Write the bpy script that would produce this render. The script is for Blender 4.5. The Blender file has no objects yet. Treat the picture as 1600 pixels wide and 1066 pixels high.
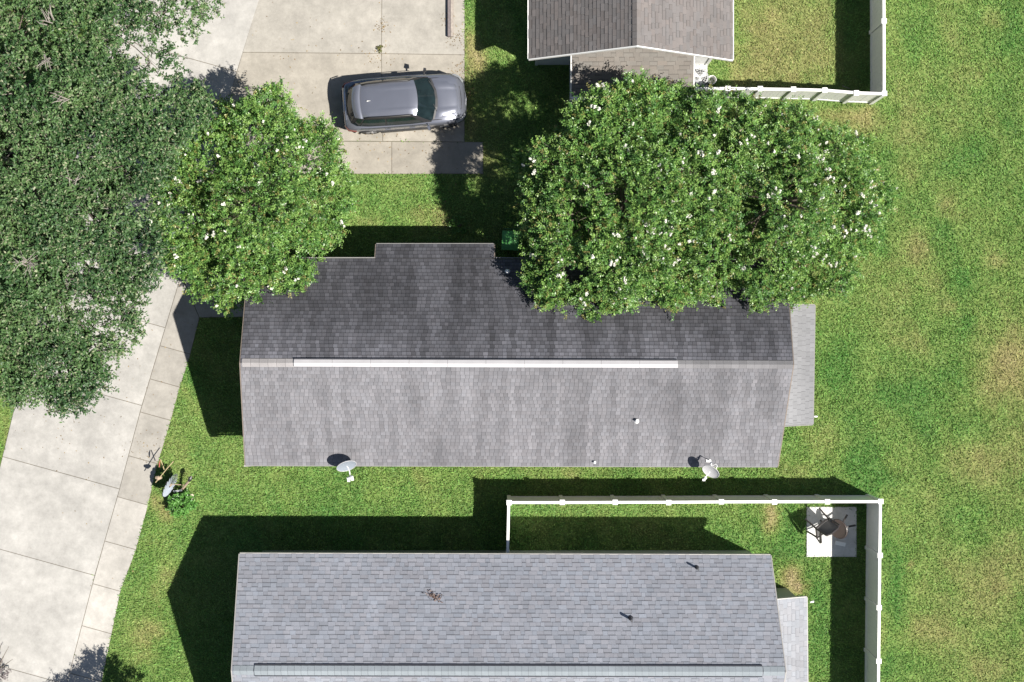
import bpy, math, random
import numpy as np
from mathutils import Vector, Matrix

random.seed(11)
rng = np.random.default_rng(11)
scene = bpy.context.scene
C = scene.collection

# ------------------------------------------------------------------ camera, sky, sun, exposure
H = 50.0                      # drone height
F = 2184.0                    # focal length in photo pixels (1600 wide)
S0 = F / H                    # pixels per metre on the ground
cam_d = bpy.data.cameras.new('drone_camera')
cam_d.sensor_width = 36.0
cam_d.lens = F / 1600.0 * 36.0
cam_d.clip_end = 2000
cam = bpy.data.objects.new('drone_camera', cam_d)
cam.location = (0, 0, H)
C.objects.link(cam)
scene.camera = cam

SUN_EL = math.radians(53.4)
sdir = Vector((0.897 * math.cos(SUN_EL), -0.442 * math.cos(SUN_EL), math.sin(SUN_EL)))   # towards the sun
w = bpy.data.worlds.new('World')
scene.world = w
w.use_nodes = True
nt = w.node_tree
bg = nt.nodes['Background']
sky = nt.nodes.new('ShaderNodeTexSky')
sky.sky_type = 'NISHITA'
sky.sun_disc = False
sky.sun_elevation = SUN_EL
sky.sun_rotation = math.atan2(sdir.x, sdir.y)
nt.links.new(sky.outputs[0], bg.inputs[0])
bg.inputs[1].default_value = 0.05
sun_d = bpy.data.lights.new('sun', 'SUN')
sun_d.energy = 5.0
sun_d.angle = math.radians(0.5)
sun_d.color = (1.0, 0.955, 0.88)
sun = bpy.data.objects.new('sun', sun_d)
sun.rotation_euler = sdir.to_track_quat('Z', 'Y').to_euler()
sun.location = (30, -15, 60)
C.objects.link(sun)
scene.view_settings.view_transform = 'Standard'
scene.view_settings.look = 'None'
scene.view_settings.exposure = 0.85
scene.view_settings.gamma = 1.0
scene.view_settings.use_curve_mapping = False
scene.render.engine = 'CYCLES'
scene.cycles.max_bounces = 5
scene.cycles.diffuse_bounces = 3
scene.cycles.transmission_bounces = 3
scene.cycles.transparent_max_bounces = 4

# ------------------------------------------------------------------ helpers
def P(px, py, z=0.0):
    """surveyed point: where the plan position px,py (photo pixels) lies at height z"""
    k = (H - z) / F
    return Vector(((px - 800.0) * k, (533.0 - py) * k, z))

def srgb(r, g, b):
    f = lambda c: (c / 255.0 / 12.92) if c <= 10 else ((c / 255.0 + 0.055) / 1.055) ** 2.4
    return (f(r), f(g), f(b))

def tag(o, label=None, cat=None, group=None, kind=None):
    if label: o['label'] = label
    if cat: o['category'] = cat
    if group: o['group'] = group
    if kind: o['kind'] = kind
    return o

def link(o, parent=None):
    C.objects.link(o)
    if parent is not None:
        o.parent = parent
    return o

def empty(name, loc=(0, 0, 0), rz=0.0):
    o = bpy.data.objects.new(name, None)
    o.location = loc
    o.rotation_euler = (0, 0, rz)
    o.empty_display_size = 0.3
    C.objects.link(o)
    return o

class MB:
    def __init__(s):
        s.v = []; s.f = []; s.c = []
    def poly(s, pts, col=None):
        n = len(s.v)
        s.v.extend([tuple(p) for p in pts]); s.f.append(tuple(range(n, n + len(pts)))); s.c.append(col)
    def add(s, vs, fs, col=None):
        n = len(s.v)
        s.v.extend([tuple(p) for p in vs])
        for f in fs:
            s.f.append(tuple(i + n for i in f)); s.c.append(col)
    def box(s, c, size, rot=None, col=None):
        x, y, z = [d / 2 for d in size]
        vs = [Vector(p) for p in [(-x,-y,-z),(x,-y,-z),(x,y,-z),(-x,y,-z),(-x,-y,z),(x,-y,z),(x,y,z),(-x,y,z)]]
        if rot is not None: vs = [rot @ q for q in vs]
        c = Vector(c)
        s.add([q + c for q in vs], [(0,3,2,1),(4,5,6,7),(0,1,5,4),(1,2,6,5),(2,3,7,6),(3,0,4,7)], col)
    def bar(s, p0, p1, wd, ht, col=None):
        """box beam from p0 to p1"""
        p0 = Vector(p0); p1 = Vector(p1); d = p1 - p0
        rot = d.to_track_quat('X', 'Z').to_matrix()
        s.box((p0 + p1) / 2, (d.length, wd, ht), rot, col)
    def tube(s, pts, rad, n=8, cap=True, col=None):
        pts = [Vector(p) for p in pts]
        if not hasattr(rad, '__len__'): rad = [rad] * len(pts)
        vs = []; fs = []
        for i, p in enumerate(pts):
            d = (pts[min(i + 1, len(pts) - 1)] - pts[max(i - 1, 0)]).normalized()
            q = d.to_track_quat('Z', 'Y').to_matrix()
            for k in range(n):
                a = 2 * math.pi * k / n
                vs.append(p + q @ Vector((math.cos(a) * rad[i], math.sin(a) * rad[i], 0)))
        for i in range(len(pts) - 1):
            for k in range(n):
                k2 = (k + 1) % n
                fs.append((i*n+k, i*n+k2, (i+1)*n+k2, (i+1)*n+k))
        if cap:
            fs.append(tuple(reversed(range(n)))); fs.append(tuple((len(pts)-1)*n + k for k in range(n)))
        s.add(vs, fs, col)
    def prism(s, pts, z0, z1, col=None):
        n = len(pts)
        a = sum(pts[i][0]*pts[(i+1)%n][1] - pts[(i+1)%n][0]*pts[i][1] for i in range(n))
        if a < 0: pts = list(reversed(pts))
        vs = [(p[0], p[1], z0) for p in pts] + [(p[0], p[1], z1) for p in pts]
        fs = [tuple(reversed(range(n))), tuple(range(n, 2*n))]
        for i in range(n):
            j = (i + 1) % n
            fs.append((i, j, n + j, n + i))
        s.add(vs, fs, col)
    def grid(s, rows, col=None, flip=False):
        n = len(rows[0]); vs = [p for r in rows for p in r]; fs = []
        for i in range(len(rows) - 1):
            for j in range(n - 1):
                q = (i*n+j, i*n+j+1, (i+1)*n+j+1, (i+1)*n+j)
                fs.append(tuple(reversed(q)) if flip else q)
        s.add(vs, fs, col)
    def mesh(s, name, mat, smooth=False):
        me = bpy.data.meshes.new(name)
        me.from_pydata(s.v, [], s.f)
        if any(c is not None for c in s.c):
            at = me.color_attributes.new('col', 'FLOAT_COLOR', 'CORNER')
            arr = []
            for f, c in zip(s.f, s.c):
                c = c or (1, 1, 1)
                arr.extend([c[0], c[1], c[2], 1.0] * len(f))
            at.data.foreach_set('color', arr)
        me.materials.append(mat)
        if smooth:
            me.polygons.foreach_set('use_smooth', [True] * len(me.polygons))
        me.update()
        return me
    def build(s, name, mat, parent=None, kind=None, smooth=False):
        o = bpy.data.objects.new(name, s.mesh(name, mat, smooth))
        if kind: o['kind'] = kind
        return link(o, parent)

def np_mesh(name, V, nper, mat, col, parent=None, kind=None):
    """V (N,nper,3) faces that share no vertices, col (N,3) one colour per face"""
    N = V.shape[0]
    me = bpy.data.meshes.new(name)
    me.vertices.add(N * nper)
    me.vertices.foreach_set('co', V.reshape(-1).astype(np.float32))
    me.loops.add(N * nper)
    me.loops.foreach_set('vertex_index', np.arange(N * nper, dtype=np.int32))
    me.polygons.add(N)
    me.polygons.foreach_set('loop_start', np.arange(0, N * nper, nper, dtype=np.int32))
    me.polygons.foreach_set('loop_total', np.full(N, nper, dtype=np.int32))
    at = me.color_attributes.new('col', 'FLOAT_COLOR', 'POINT')
    cc = np.ones((N, nper, 4), np.float32)
    cc[:, :, :3] = col[:, None, :]
    at.data.foreach_set('color', cc.reshape(-1))
    me.materials.append(mat)
    me.update(calc_edges=True)
    o = bpy.data.objects.new(name, me)
    if kind: o['kind'] = kind
    return link(o, parent)

# value noise in numpy
class Noise:
    def __init__(s, seed):
        s.t = np.random.default_rng(seed).random((256, 256))
    def __call__(s, x, y):
        xi = np.floor(x).astype(int); yi = np.floor(y).astype(int)
        fx = x - xi; fy = y - yi
        fx = fx*fx*(3-2*fx); fy = fy*fy*(3-2*fy)
        g = lambda a, b: s.t[a % 256, b % 256]
        return (g(xi,yi)*(1-fx)+g(xi+1,yi)*fx)*(1-fy) + (g(xi,yi+1)*(1-fx)+g(xi+1,yi+1)*fx)*fy
    def fbm(s, x, y, o=4):
        r = 0; a = 0.5; t = 0
        for i in range(o):
            r = r + a * s(x * 2**i + 17*i, y * 2**i + 31*i); t += a; a *= 0.55
        return r / t
NZ = Noise(3); NZ2 = Noise(8)

# ------------------------------------------------------------------ materials
def new_mat(name):
    m = bpy.data.materials.new(name)
    m.use_nodes = True
    return m, m.node_tree, m.node_tree.nodes['Principled BSDF']

def mat_plain(name, col, rough=0.6, metal=0.0, spec=0.5, nscale=25.0, namt=0.12, bump=0.0, coat=0.0):
    m, t, b = new_mat(name)
    n = t.nodes.new('ShaderNodeTexNoise'); n.inputs['Scale'].default_value = nscale; n.inputs['Detail'].default_value = 4
    tc = t.nodes.new('ShaderNodeTexCoord'); t.links.new(tc.outputs['Object'], n.inputs['Vector'])
    r = t.nodes.new('ShaderNodeMapRange')
    r.inputs[1].default_value = 0.25; r.inputs[2].default_value = 0.75
    r.inputs[3].default_value = 1 - namt; r.inputs[4].default_value = 1 + namt
    t.links.new(n.outputs[0], r.inputs[0])
    mx = t.nodes.new('ShaderNodeVectorMath'); mx.operation = 'SCALE'
    mx.inputs[0].default_value = col
    t.links.new(r.outputs[0], mx.inputs['Scale'])
    t.links.new(mx.outputs[0], b.inputs['Base Color'])
    b.inputs['Roughness'].default_value = rough
    b.inputs['Metallic'].default_value = metal
    b.inputs['Specular IOR Level'].default_value = spec
    if coat: b.inputs['Coat Weight'].default_value = coat; b.inputs['Coat Roughness'].default_value = 0.05
    if bump:
        bp = t.nodes.new('ShaderNodeBump'); bp.inputs['Strength'].default_value = bump; bp.inputs['Distance'].default_value = 0.01
        t.links.new(n.outputs[0], bp.inputs['Height']); t.links.new(bp.outputs[0], b.inputs['Normal'])
    return m

def mat_attr(name, rough=0.8, scales=((8.0, 0.15),), spec=0.3, transl=0.0, bump=0.0, bscale=60.0, stretch=None):
    """colour from the mesh attribute 'col', broken up by world-space noise of several sizes"""
    m, t, b = new_mat(name)
    a = t.nodes.new('ShaderNodeAttribute'); a.attribute_name = 'col'
    geo = t.nodes.new('ShaderNodeNewGeometry')
    cur = a.outputs['Color']
    for sc, amt in scales:
        n = t.nodes.new('ShaderNodeTexNoise'); n.inputs['Scale'].default_value = sc; n.inputs['Detail'].default_value = 5
        n.inputs['Roughness'].default_value = 0.65
        t.links.new(geo.outputs['Position'], n.inputs['Vector'])
        r = t.nodes.new('ShaderNodeMapRange')
        r.inputs[1].default_value = 0.3; r.inputs[2].default_value = 0.7
        r.inputs[3].default_value = 1 - amt; r.inputs[4].default_value = 1 + amt
        t.links.new(n.outputs[0], r.inputs[0])
        mx = t.nodes.new('ShaderNodeVectorMath'); mx.operation = 'SCALE'
        t.links.new(cur, mx.inputs[0]); t.links.new(r.outputs[0], mx.inputs['Scale'])
        cur = mx.outputs[0]
    t.links.new(cur, b.inputs['Base Color'])
    b.inputs['Roughness'].default_value = rough
    b.inputs['Specular IOR Level'].default_value = spec
    if bump:
        n = t.nodes.new('ShaderNodeTexNoise'); n.inputs['Scale'].default_value = bscale; n.inputs['Detail'].default_value = 3
        t.links.new(geo.outputs['Position'], n.inputs['Vector'])
        bp = t.nodes.new('ShaderNodeBump'); bp.inputs['Strength'].default_value = bump; bp.inputs['Distance'].default_value = 0.006
        t.links.new(n.outputs[0], bp.inputs['Height']); t.links.new(bp.outputs[0], b.inputs['Normal'])
    if transl:
        tr = t.nodes.new('ShaderNodeBsdfTranslucent'); t.links.new(cur, tr.inputs['Color'])
        ms = t.nodes.new('ShaderNodeMixShader'); ms.inputs[0].default_value = transl
        out = t.nodes['Material Output']
        t.links.new(b.outputs[0], ms.inputs[1]); t.links.new(tr.outputs[0], ms.inputs[2])
        t.links.new(ms.outputs[0], out.inputs['Surface'])
    return m

M_lawn = mat_attr('lawn_soil', 0.95, ((1.2, 0.2), (14, 0.35)), 0.1, bump=0.6, bscale=30)
M_grass = mat_attr('grass_blades', 0.55, ((0.7, 0.08), (5, 0.10)), 0.25, transl=0.22)
M_conc = mat_attr('concrete', 0.85, ((0.35, 0.10), (1.1, 0.15), (3.2, 0.09), (12, 0.06), (60, 0.09)), 0.25, bump=0.25, bscale=90)
M_shingle = mat_attr('asphalt_shingle', 0.9, ((0.5, 0.07), (3, 0.06), (90, 0.16)), 0.25, bump=0.35, bscale=160)
M_leaf_oak = mat_attr('oak_leaf', 0.5, ((0.6, 0.12),), 0.35, transl=0.15)
M_leaf_crape = mat_attr('crape_leaf', 0.40, ((0.8, 0.10),), 0.5, transl=0.22)
M_bark = mat_plain('bark', (0.15, 0.122, 0.098), 0.9, nscale=18, namt=0.3, bump=0.6)
M_deadwood = mat_plain('dead_wood', (0.24, 0.215, 0.19), 0.9, nscale=20, namt=0.2)
M_petal = mat_plain('white_blossom', (0.78, 0.77, 0.69), 0.7, nscale=40, namt=0.08)
M_white = mat_plain('white_vinyl', (0.80, 0.79, 0.77), 0.4, nscale=6, namt=0.04)
M_trim = mat_plain('painted_trim', (0.36, 0.345, 0.33), 0.5, nscale=8, namt=0.06)
M_wall_white = mat_plain('white_siding', (0.82, 0.82, 0.81), 0.6, nscale=5, namt=0.05)
M_wall_sage = mat_plain('sage_siding', (0.20, 0.235, 0.19), 0.6, nscale=5, namt=0.06)
M_wall_beige = mat_plain('beige_siding', (0.48, 0.44, 0.38), 0.6, nscale=5, namt=0.06)
M_felt = mat_plain('roof_felt', (0.05, 0.05, 0.055), 0.95)
M_soffit = mat_plain('soffit', (0.4, 0.4, 0.4), 0.8)
M_winglass = mat_plain('window_glass', (0.02, 0.025, 0.03), 0.06, spec=0.6, namt=0.0)
M_ridgewhite = mat_plain('white_metal_vent', (0.47, 0.455, 0.465), 0.5, nscale=3, namt=0.07)
M_black = mat_plain('black_metal', (0.022, 0.021, 0.021), 0.45, nscale=15, namt=0.15)
M_pvc = mat_plain('white_pvc', (0.75, 0.75, 0.74), 0.4)
M_lead = mat_plain('dark_pipe', (0.035, 0.036, 0.045), 0.5)
M_screen = mat_plain('dark_screen', (0.018, 0.02, 0.022), 0.7)

# ------------------------------------------------------------------ plan of the paving (photo pixels on the ground)
ROADL = [(-130,1250),(-82,1066),(-42,905),(2,722),(27,620),(80,405),(130,200),(170,60),(200,-60)]
ROADR = [(55,1250),(105,1066),(148,900),(187,764),(220,640),(250,540),(283,430),(326,272),(370,113),(405,0),(423,-60)]
def on_line(poly, y):
    for (x0,y0),(x1,y1) in zip(poly, poly[1:]):
        if min(y0,y1) <= y <= max(y0,y1):
            return x0 + (x1-x0)*(y-y0)/(y1-y0)
    return poly[-1][0]
def line_cut(poly, pt, slope):
    """point of poly on the line through pt"""
    for (x0,y0),(x1,y1) in zip(poly, poly[1:]):
        f0 = y0 - pt[1] - slope*(x0-pt[0]); f1 = y1 - pt[1] - slope*(x1-pt[0])
        if f0*f1 <= 0:
            t = f0/(f0-f1); return (x0+(x1-x0)*t, y0+(y1-y0)*t)
    return None
SLOPE = 0.277
road_j = [(60,1200),(100,1068),(148,899),(187,764),(223,634),(258,512),(294,390),(332,250),(370,112),(420,-50)]
WALKR = [(110,1250),(159,1066),(188,925),(213,858),(230,795),(246,727),(267,657),(281,605),(296,560),(312,497)]
walk_j = [(60,1200),(111,1052),(130,978),(149,913),(170,847),(187,777),(208,714),(224,645),(238,593),(253,541)]
CONC_POLYS = []
def inset(pts, d):
    """shrink a polygon (world xy) by d along its edge normals"""
    n = len(pts)
    a = sum(pts[i][0]*pts[(i+1)%n][1] - pts[(i+1)%n][0]*pts[i][1] for i in range(n))
    if a < 0: pts = list(reversed(pts))
    out = []
    for i in range(n):
        p0 = Vector(pts[i-1]); p1 = Vector(pts[i]); p2 = Vector(pts[(i+1)%n])
        d1 = (p1-p0).normalized(); d2 = (p2-p1).normalized()
        n1 = Vector((-d1.y, d1.x)); n2 = Vector((-d2.y, d2.x))
        b = (n1+n2); k = b.length_squared
        out.append(tuple(p1 + b * (2*d/k if k > 0.3 else d)))
    return out
JOINT = {}
def slab(parent, pts, col, top=0.03, gap=0.0085, label=None):
    wp = [tuple(P(x, y).xy) for x, y in pts]
    CONC_POLYS.append(np.array(wp))
    JOINT.setdefault(parent, []).append(wp)
    wp = inset(wp, gap)
    m = MB(); jit = random.uniform(0.95, 1.05)
    zt = top + random.uniform(-0.004, 0.004)
    inner = inset(wp, 0.008)
    n = len(wp)
    # body, then a tooled edge, then the top
    c = tuple(v*jit for v in col)
    m.prism(wp, -0.06, zt-0.006, tuple(v*0.8 for v in c))
    vs = [(p[0],p[1],zt-0.006) for p in wp] + [(p[0],p[1],zt) for p in inner]
    m.add(vs, [(i,(i+1)%n,n+(i+1)%n,n+i) for i in range(n)], tuple(v*0.88 for v in c))
    m.poly([(p[0],p[1],zt) for p in inner], c)
    o = m.build('slab', M_conc, parent)
    return o

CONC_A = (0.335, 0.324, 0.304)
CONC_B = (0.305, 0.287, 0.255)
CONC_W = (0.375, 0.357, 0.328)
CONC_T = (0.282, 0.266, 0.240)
road = tag(empty('road'), kind='structure')
for j0, j1 in zip(road_j, road_j[1:]):
    l0 = line_cut(ROADL, j0, SLOPE) or (-130, 1250); l1 = line_cut(ROADL, j1, SLOPE) or (200, -60)
    r0 = line_cut(ROADR, j0, SLOPE) or (55, 1250); r1 = line_cut(ROADR, j1, SLOPE) or (423, -60)
    pts = [l0, r0]
    pts += [q for q in ROADR if min(r1[1], r0[1])+4 < q[1] < max(r1[1], r0[1])-4]
    pts += [r1, l1]
    pts += [q for q in reversed(ROADL) if min(l1[1], l0[1])+4 < q[1] < max(l1[1], l0[1])-4]
    slab(road, pts, CONC_A)
walk = tag(empty('sidewalk'), kind='structure')
for i, (j0, j1) in enumerate(zip(walk_j, walk_j[1:])):
    a0 = line_cut(ROADR, j0, SLOPE) or j0; a1 = line_cut(ROADR, j1, SLOPE) or j1
    b0 = line_cut(WALKR, j0, SLOPE) or (110, 1250); b1 = line_cut(WALKR, j1, SLOPE) or (312, 497)
    pts = [a0, b0] + [q for q in WALKR if b1[1]+4 < q[1] < b0[1]-4] + [b1, a1]
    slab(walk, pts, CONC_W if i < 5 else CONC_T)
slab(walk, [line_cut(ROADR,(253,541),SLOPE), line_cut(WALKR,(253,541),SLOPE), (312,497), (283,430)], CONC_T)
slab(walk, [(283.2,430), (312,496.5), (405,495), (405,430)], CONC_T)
drive = tag(empty('driveway'), kind='structure')
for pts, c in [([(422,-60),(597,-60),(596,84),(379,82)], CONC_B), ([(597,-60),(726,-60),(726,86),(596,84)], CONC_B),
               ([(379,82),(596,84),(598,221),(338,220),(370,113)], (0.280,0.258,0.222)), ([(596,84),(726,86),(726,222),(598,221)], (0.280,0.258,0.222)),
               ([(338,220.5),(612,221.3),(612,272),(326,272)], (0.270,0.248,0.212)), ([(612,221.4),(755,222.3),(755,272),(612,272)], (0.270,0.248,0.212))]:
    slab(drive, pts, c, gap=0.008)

for par, polys in JOINT.items():
    m = MB()
    for k_, wp in enumerate(polys):
        z_ = .016 + .0004*k_
        a_ = sum(wp[i][0]*wp[(i+1)%len(wp)][1] - wp[(i+1)%len(wp)][0]*wp[i][1] for i in range(len(wp)))
        m.poly([(x, y, z_) for x, y in (wp if a_ > 0 else list(reversed(wp)))], (0.150, 0.130, 0.102))
    m.build('joint_filler', M_conc, par)
# ------------------------------------------------------------------ lawn and grass
def in_poly(x, y, poly):
    r = np.zeros(x.shape, bool)
    n = len(poly); j = n - 1
    for i in range(n):
        xi, yi = poly[i]; xj, yj = poly[j]
        if yi != yj:
            c = ((yi > y) != (yj > y)) & (x < (xj-xi)*(y-yi)/(yj-yi)+xi)
            r ^= c
        j = i
    return r
DRY = [(1205,818,15,28,1.7),(1208,800,9,12,.6),(1236,900,20,22,1.8),(1250,918,14,10,1.2),(1210,30,45,60,.55),(1270,90,40,45,.75),(1170,100,30,40,.5),(1285,20,30,30,.5),
       (250,792,20,20,1.0),(262,800,14,16,.8),(250,845,20,18,.6),(258,890,16,30,.7),(240,920,12,14,.6),(215,990,30,24,.75),(245,985,14,14,.7),(225,1030,30,14,.5),(295,1045,14,18,.4),
       (1570,590,45,40,.85),(1520,720,40,30,.65),(1590,540,40,40,.6),(1590,680,40,70,.5),(1560,900,50,50,.6),(1450,985,60,30,.65),(1520,1040,50,40,.6),(1490,880,22,14,.4),
       (1480,320,14,14,.8),(1555,410,14,12,.9),(1430,390,34,40,.6),(1470,440,30,30,.4),(1440,540,30,20,.45),(1490,480,20,20,.5),(1550,30,20,14,.6),(1530,110,24,20,.5),(1445,90,14,24,.4),
       (1305,180,60,14,.85),(1345,190,40,26,.6),(1340,215,40,20,.4),(1410,200,20,30,.4),(747,92,16,24,.8),(735,70,10,20,.6),(731,150,7,60,.8),(690,338,12,22,1.2),(570,345,22,8,.8),(660,335,30,14,.5),
       (1420,270,16,26,.5),(1425,886,6,6,.9),(1375,1000,10,60,.4),(1390,790,16,26,.6),(285,700,20,30,.35),(330,740,30,14,.3),(415,740,30,12,.35),(870,737,60,6,.35),(1240,735,30,14,.45),(1300,700,30,24,.3),
       (880,790,10,5,.5),(1075,790,30,5,.5),(1400,480,40,50,.35),(1500,620,40,20,.3),(630,290,30,10,.3),(12,690,8,40,.7)]
LUSH = [(1374,365,10,22,1.),(1378,395,14,12,.8),(1465,360,24,20,.7),(1500,450,16,40,.9),(1510,510,16,22,1.),(1310,575,26,34,.9),(1405,615,50,20,.7),(1345,725,24,24,1.),(1360,750,24,20,.9),(1430,70,26,60,.5),(1580,60,30,50,.6),
        (1400,930,10,50,.9),(1385,1040,10,20,.9),(1480,260,30,24,.5),(1520,230,30,20,.5),(1450,620,40,30,.5),(1500,820,50,40,.5),(1380,220,20,60,.4),(300,590,8,16,.9),(1170,60,20,12,.3),(690,315,14,24,.7),(720,50,8,60,.4),(1190,850,60,30,.7),(850,795,40,8,.6),(1285,960,18,90,.6)]
def dryness(x, y):
    px = x*S0+800; py = 533-y*S0
    d = 0.11 + 0.42*(NZ.fbm(x*0.45, y*0.45)-0.5)*2*0.6 + 0.22*(NZ2.fbm(x*1.8, y*1.8, 3)-0.5)*2 + 0.26*(NZ2.fbm((x*.9+y*.42)*1.6, (y*.9-x*.42)*.32, 3)-0.5)*2
    wob = 10*(NZ2.fbm(x*2.5+5, y*2.5, 3)-0.5)*2
    for (cx,cy,rx,ry,a) in DRY:
        d = d + 0.60*a*np.exp(-(((px+wob-cx)/rx)**2+((py+wob-cy)/ry)**2))
    for (cx,cy,rx,ry,a) in LUSH:
        d = d - 0.55*a*np.exp(-(((px+wob-cx)/rx)**2+((py-wob-cy)/ry)**2))
    d = d + np.where(px > 1390, 0.05, 0.0) - np.where((px > 240) & (px < 1240) & (py > 640), 0.03, 0) + np.where((px > 1140) & (px < 1318) & (py < 140), 0.22, 0) + np.where((px > 724) & (px < 800) & (py < 260), 0.15, 0)
    return d
def grass_col(d, lushness):
    lush = np.array([0.098, 0.238, 0.052]); mid = np.array([0.182, 0.298, 0.074]); dry = np.array([0.300, 0.290, 0.115]); straw = np.array([0.42,0.345,0.20])
    d = d[:, None]
    c = np.where(d < 0.2, lush + (mid-lush)*np.clip((d+0.25)/0.45, 0, 1), mid + (dry-mid)*np.clip((d-0.2)/0.6, 0, 1))
    c = np.where(d > 0.8, dry + (straw-dry)*np.clip((d-0.8)/0.4, 0, 1), c)
    return c
# ground sheet: fine mesh around the plots, running out to the far distance
xs = np.concatenate([[-900,-200,-60,-30], np.arange(-20, 20.01, 0.25), [30,60,200,900]])
ys = np.concatenate([[-900,-200,-60,-25], np.arange(-14, 14.01, 0.25), [25,60,200,900]])
gx, gy = np.meshgrid(xs, ys)
v = np.stack([gx.ravel(), gy.ravel(), np.zeros(gx.size)], 1)
nx = len(xs)
me = bpy.data.meshes.new('lawn')
fs = [(j*nx+i, j*nx+i+1, (j+1)*nx+i+1, (j+1)*nx+i) for j in range(len(ys)-1) for i in range(nx-1)]
me.from_pydata(v.tolist(), [], fs)
col = grass_col(dryness(v[:,0], v[:,1]), 0) * 0.55 + np.array([0.03, 0.022, 0.012])
at = me.color_attributes.new('col', 'FLOAT_COLOR', 'POINT')
at.data.foreach_set('color', np.concatenate([col, np.ones((len(col),1))], 1).astype(np.float32).ravel())
me.materials.append(M_lawn)
lawn = bpy.data.objects.new('lawn', me); link(lawn); tag(lawn, kind='structure')

HOUSE_FOOT = []      # filled below, used to keep grass out of the houses

# ------------------------------------------------------------------ roofs
def lerp(a, b, t): return a + (b - a) * t
def shingle_slope(A, B, Cc, D, colfn, roof, want, rowstep=0.142, wmin=0.15, wmax=0.34, band=True, seed=0, tooth=True, in_view=None):
    """Rows of tabs on the plane with eave A-B and upper edge C-D (C above A). Returns candidate list."""
    r = random.Random(seed)
    up = (Cc - A).length
    rows = max(1, int(round(up / rowstep)))
    nrm = (B - A).cross(Cc - A).normalized()
    if nrm.z < 0: nrm = -nrm
    items = []
    for k in range(rows):
        t0 = k / rows; t1 = min(1.0, (k + 1) / rows)
        L0 = lerp(A, Cc, t0); R0 = lerp(B, D, t0); L1 = lerp(A, Cc, t1); R1 = lerp(B, D, t1)
        wid = (R0 - L0).length
        s = 0.0; first = True; raised = r.random() < 0.5
        while s < wid - 1e-6:
            wd = r.uniform(wmin, wmax)
            if first: wd *= r.random() * 0.8 + 0.2; first = False
            e = min(wid, s + wd)
            if wid - e < 0.06: e = wid
            u0 = s / wid; u1 = e / wid
            g = (0.002 if tooth else 0.0035) / wid
            hb = (0.016 if raised else 0.008) if tooth else 0.011
            p0 = lerp(L0, R0, u0 + g); p1 = lerp(L0, R0, u1 - g)
            q0 = lerp(L1, R1, u0 + g); q1 = lerp(L1, R1, u1 - g)
            items.append((p0, p1, q0, q1, nrm, hb, raised, k, t0))
            raised = not raised if r.random() < 0.8 else raised
            s = e
    return items

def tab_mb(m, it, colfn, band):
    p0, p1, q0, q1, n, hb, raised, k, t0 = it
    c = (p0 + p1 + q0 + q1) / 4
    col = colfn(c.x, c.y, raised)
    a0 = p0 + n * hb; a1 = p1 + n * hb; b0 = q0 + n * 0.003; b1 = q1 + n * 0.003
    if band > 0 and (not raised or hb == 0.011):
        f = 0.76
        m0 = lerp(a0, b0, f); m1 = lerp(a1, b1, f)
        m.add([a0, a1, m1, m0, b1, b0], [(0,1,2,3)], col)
        dc = tuple(v * (1 - band) for v in col)  # printed band on laminated tabs, painted butt shadow on plain ones
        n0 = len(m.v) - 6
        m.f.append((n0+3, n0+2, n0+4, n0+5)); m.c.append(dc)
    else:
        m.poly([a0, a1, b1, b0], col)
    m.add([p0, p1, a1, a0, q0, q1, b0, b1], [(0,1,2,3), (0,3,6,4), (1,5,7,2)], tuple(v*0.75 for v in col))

def lay_shingles(roof, items, colfn, band, want, centre, avoid=()):
    bfn = band if callable(band) else (lambda y: band)
    """the tabs that show largest become parts of their own, the rest one part"""
    cx, cy = centre
    def key(it):
        c = (it[0] + it[3]) / 2
        k = F / (H - c.z); ix = 800 + c.x * k; iy = 533 - c.y * k
        bad = not (6 < ix < 1594 and 6 < iy < 1060)
        for (x0, y0, x1, y1) in avoid:
            if x0 < ix < x1 and y0 < iy < y1: bad = True
        return (1e6 if bad else 0) + abs(c.x - cx) + abs(c.y - cy) * 0.7 - 3.0 * (it[1] - it[0]).length
    order = sorted(items, key=key)
    own = order[:want]
    for it in own:
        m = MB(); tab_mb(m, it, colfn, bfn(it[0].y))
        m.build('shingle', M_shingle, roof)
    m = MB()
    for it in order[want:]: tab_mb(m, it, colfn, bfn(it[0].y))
    m.build('shingle_field', M_shingle, roof, kind='stuff')

def col_noise(base, amp, grain, seed, streak=0.0, stain=0.0, hue=0.0):
    n1 = Noise(seed); n2 = Noise(seed + 50); rr = random.Random(seed)
    def fn(x, y, raised):
        a = 1 + amp * (float(n1.fbm(np.array(x*0.6), np.array(y*0.6), 3)) - 0.5) * 2
        a *= 1 + streak * (float(n2(np.array(x*4.6), np.array(y*0.55))) - 0.5) * 2
        a *= 1 - stain * max(0.0, float(n2.fbm(np.array(x*0.35+9), np.array(y*0.5+4), 3)) - 0.45) * 2
        a *= 1 + rr.uniform(-grain, grain)
        h = rr.uniform(-hue, hue)
        return (base[0]*a*(1+h), base[1]*a, base[2]*a*(1-h*0.6))
    return fn

def vec(p, z): return P(p[0], p[1], z)

def deck(roof_mb, quad, th=0.10):
    """solid roof deck under the shingles"""
    a, b, c, d = quad          # eave a-b, ridge c(above a), d(above b)
    n = (b - a).cross(c - a).normalized()
    if n.z < 0: n = -n
    o = [q - n * 0.006 for q in (a, b, d, c)]; i = [q - n * th for q in (a, b, d, c)]
    roof_mb.add(o + i, [(0,1,2,3), (7,6,5,4), (0,4,5,1), (1,5,6,2), (2,6,7,3), (3,7,4,0)])

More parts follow.
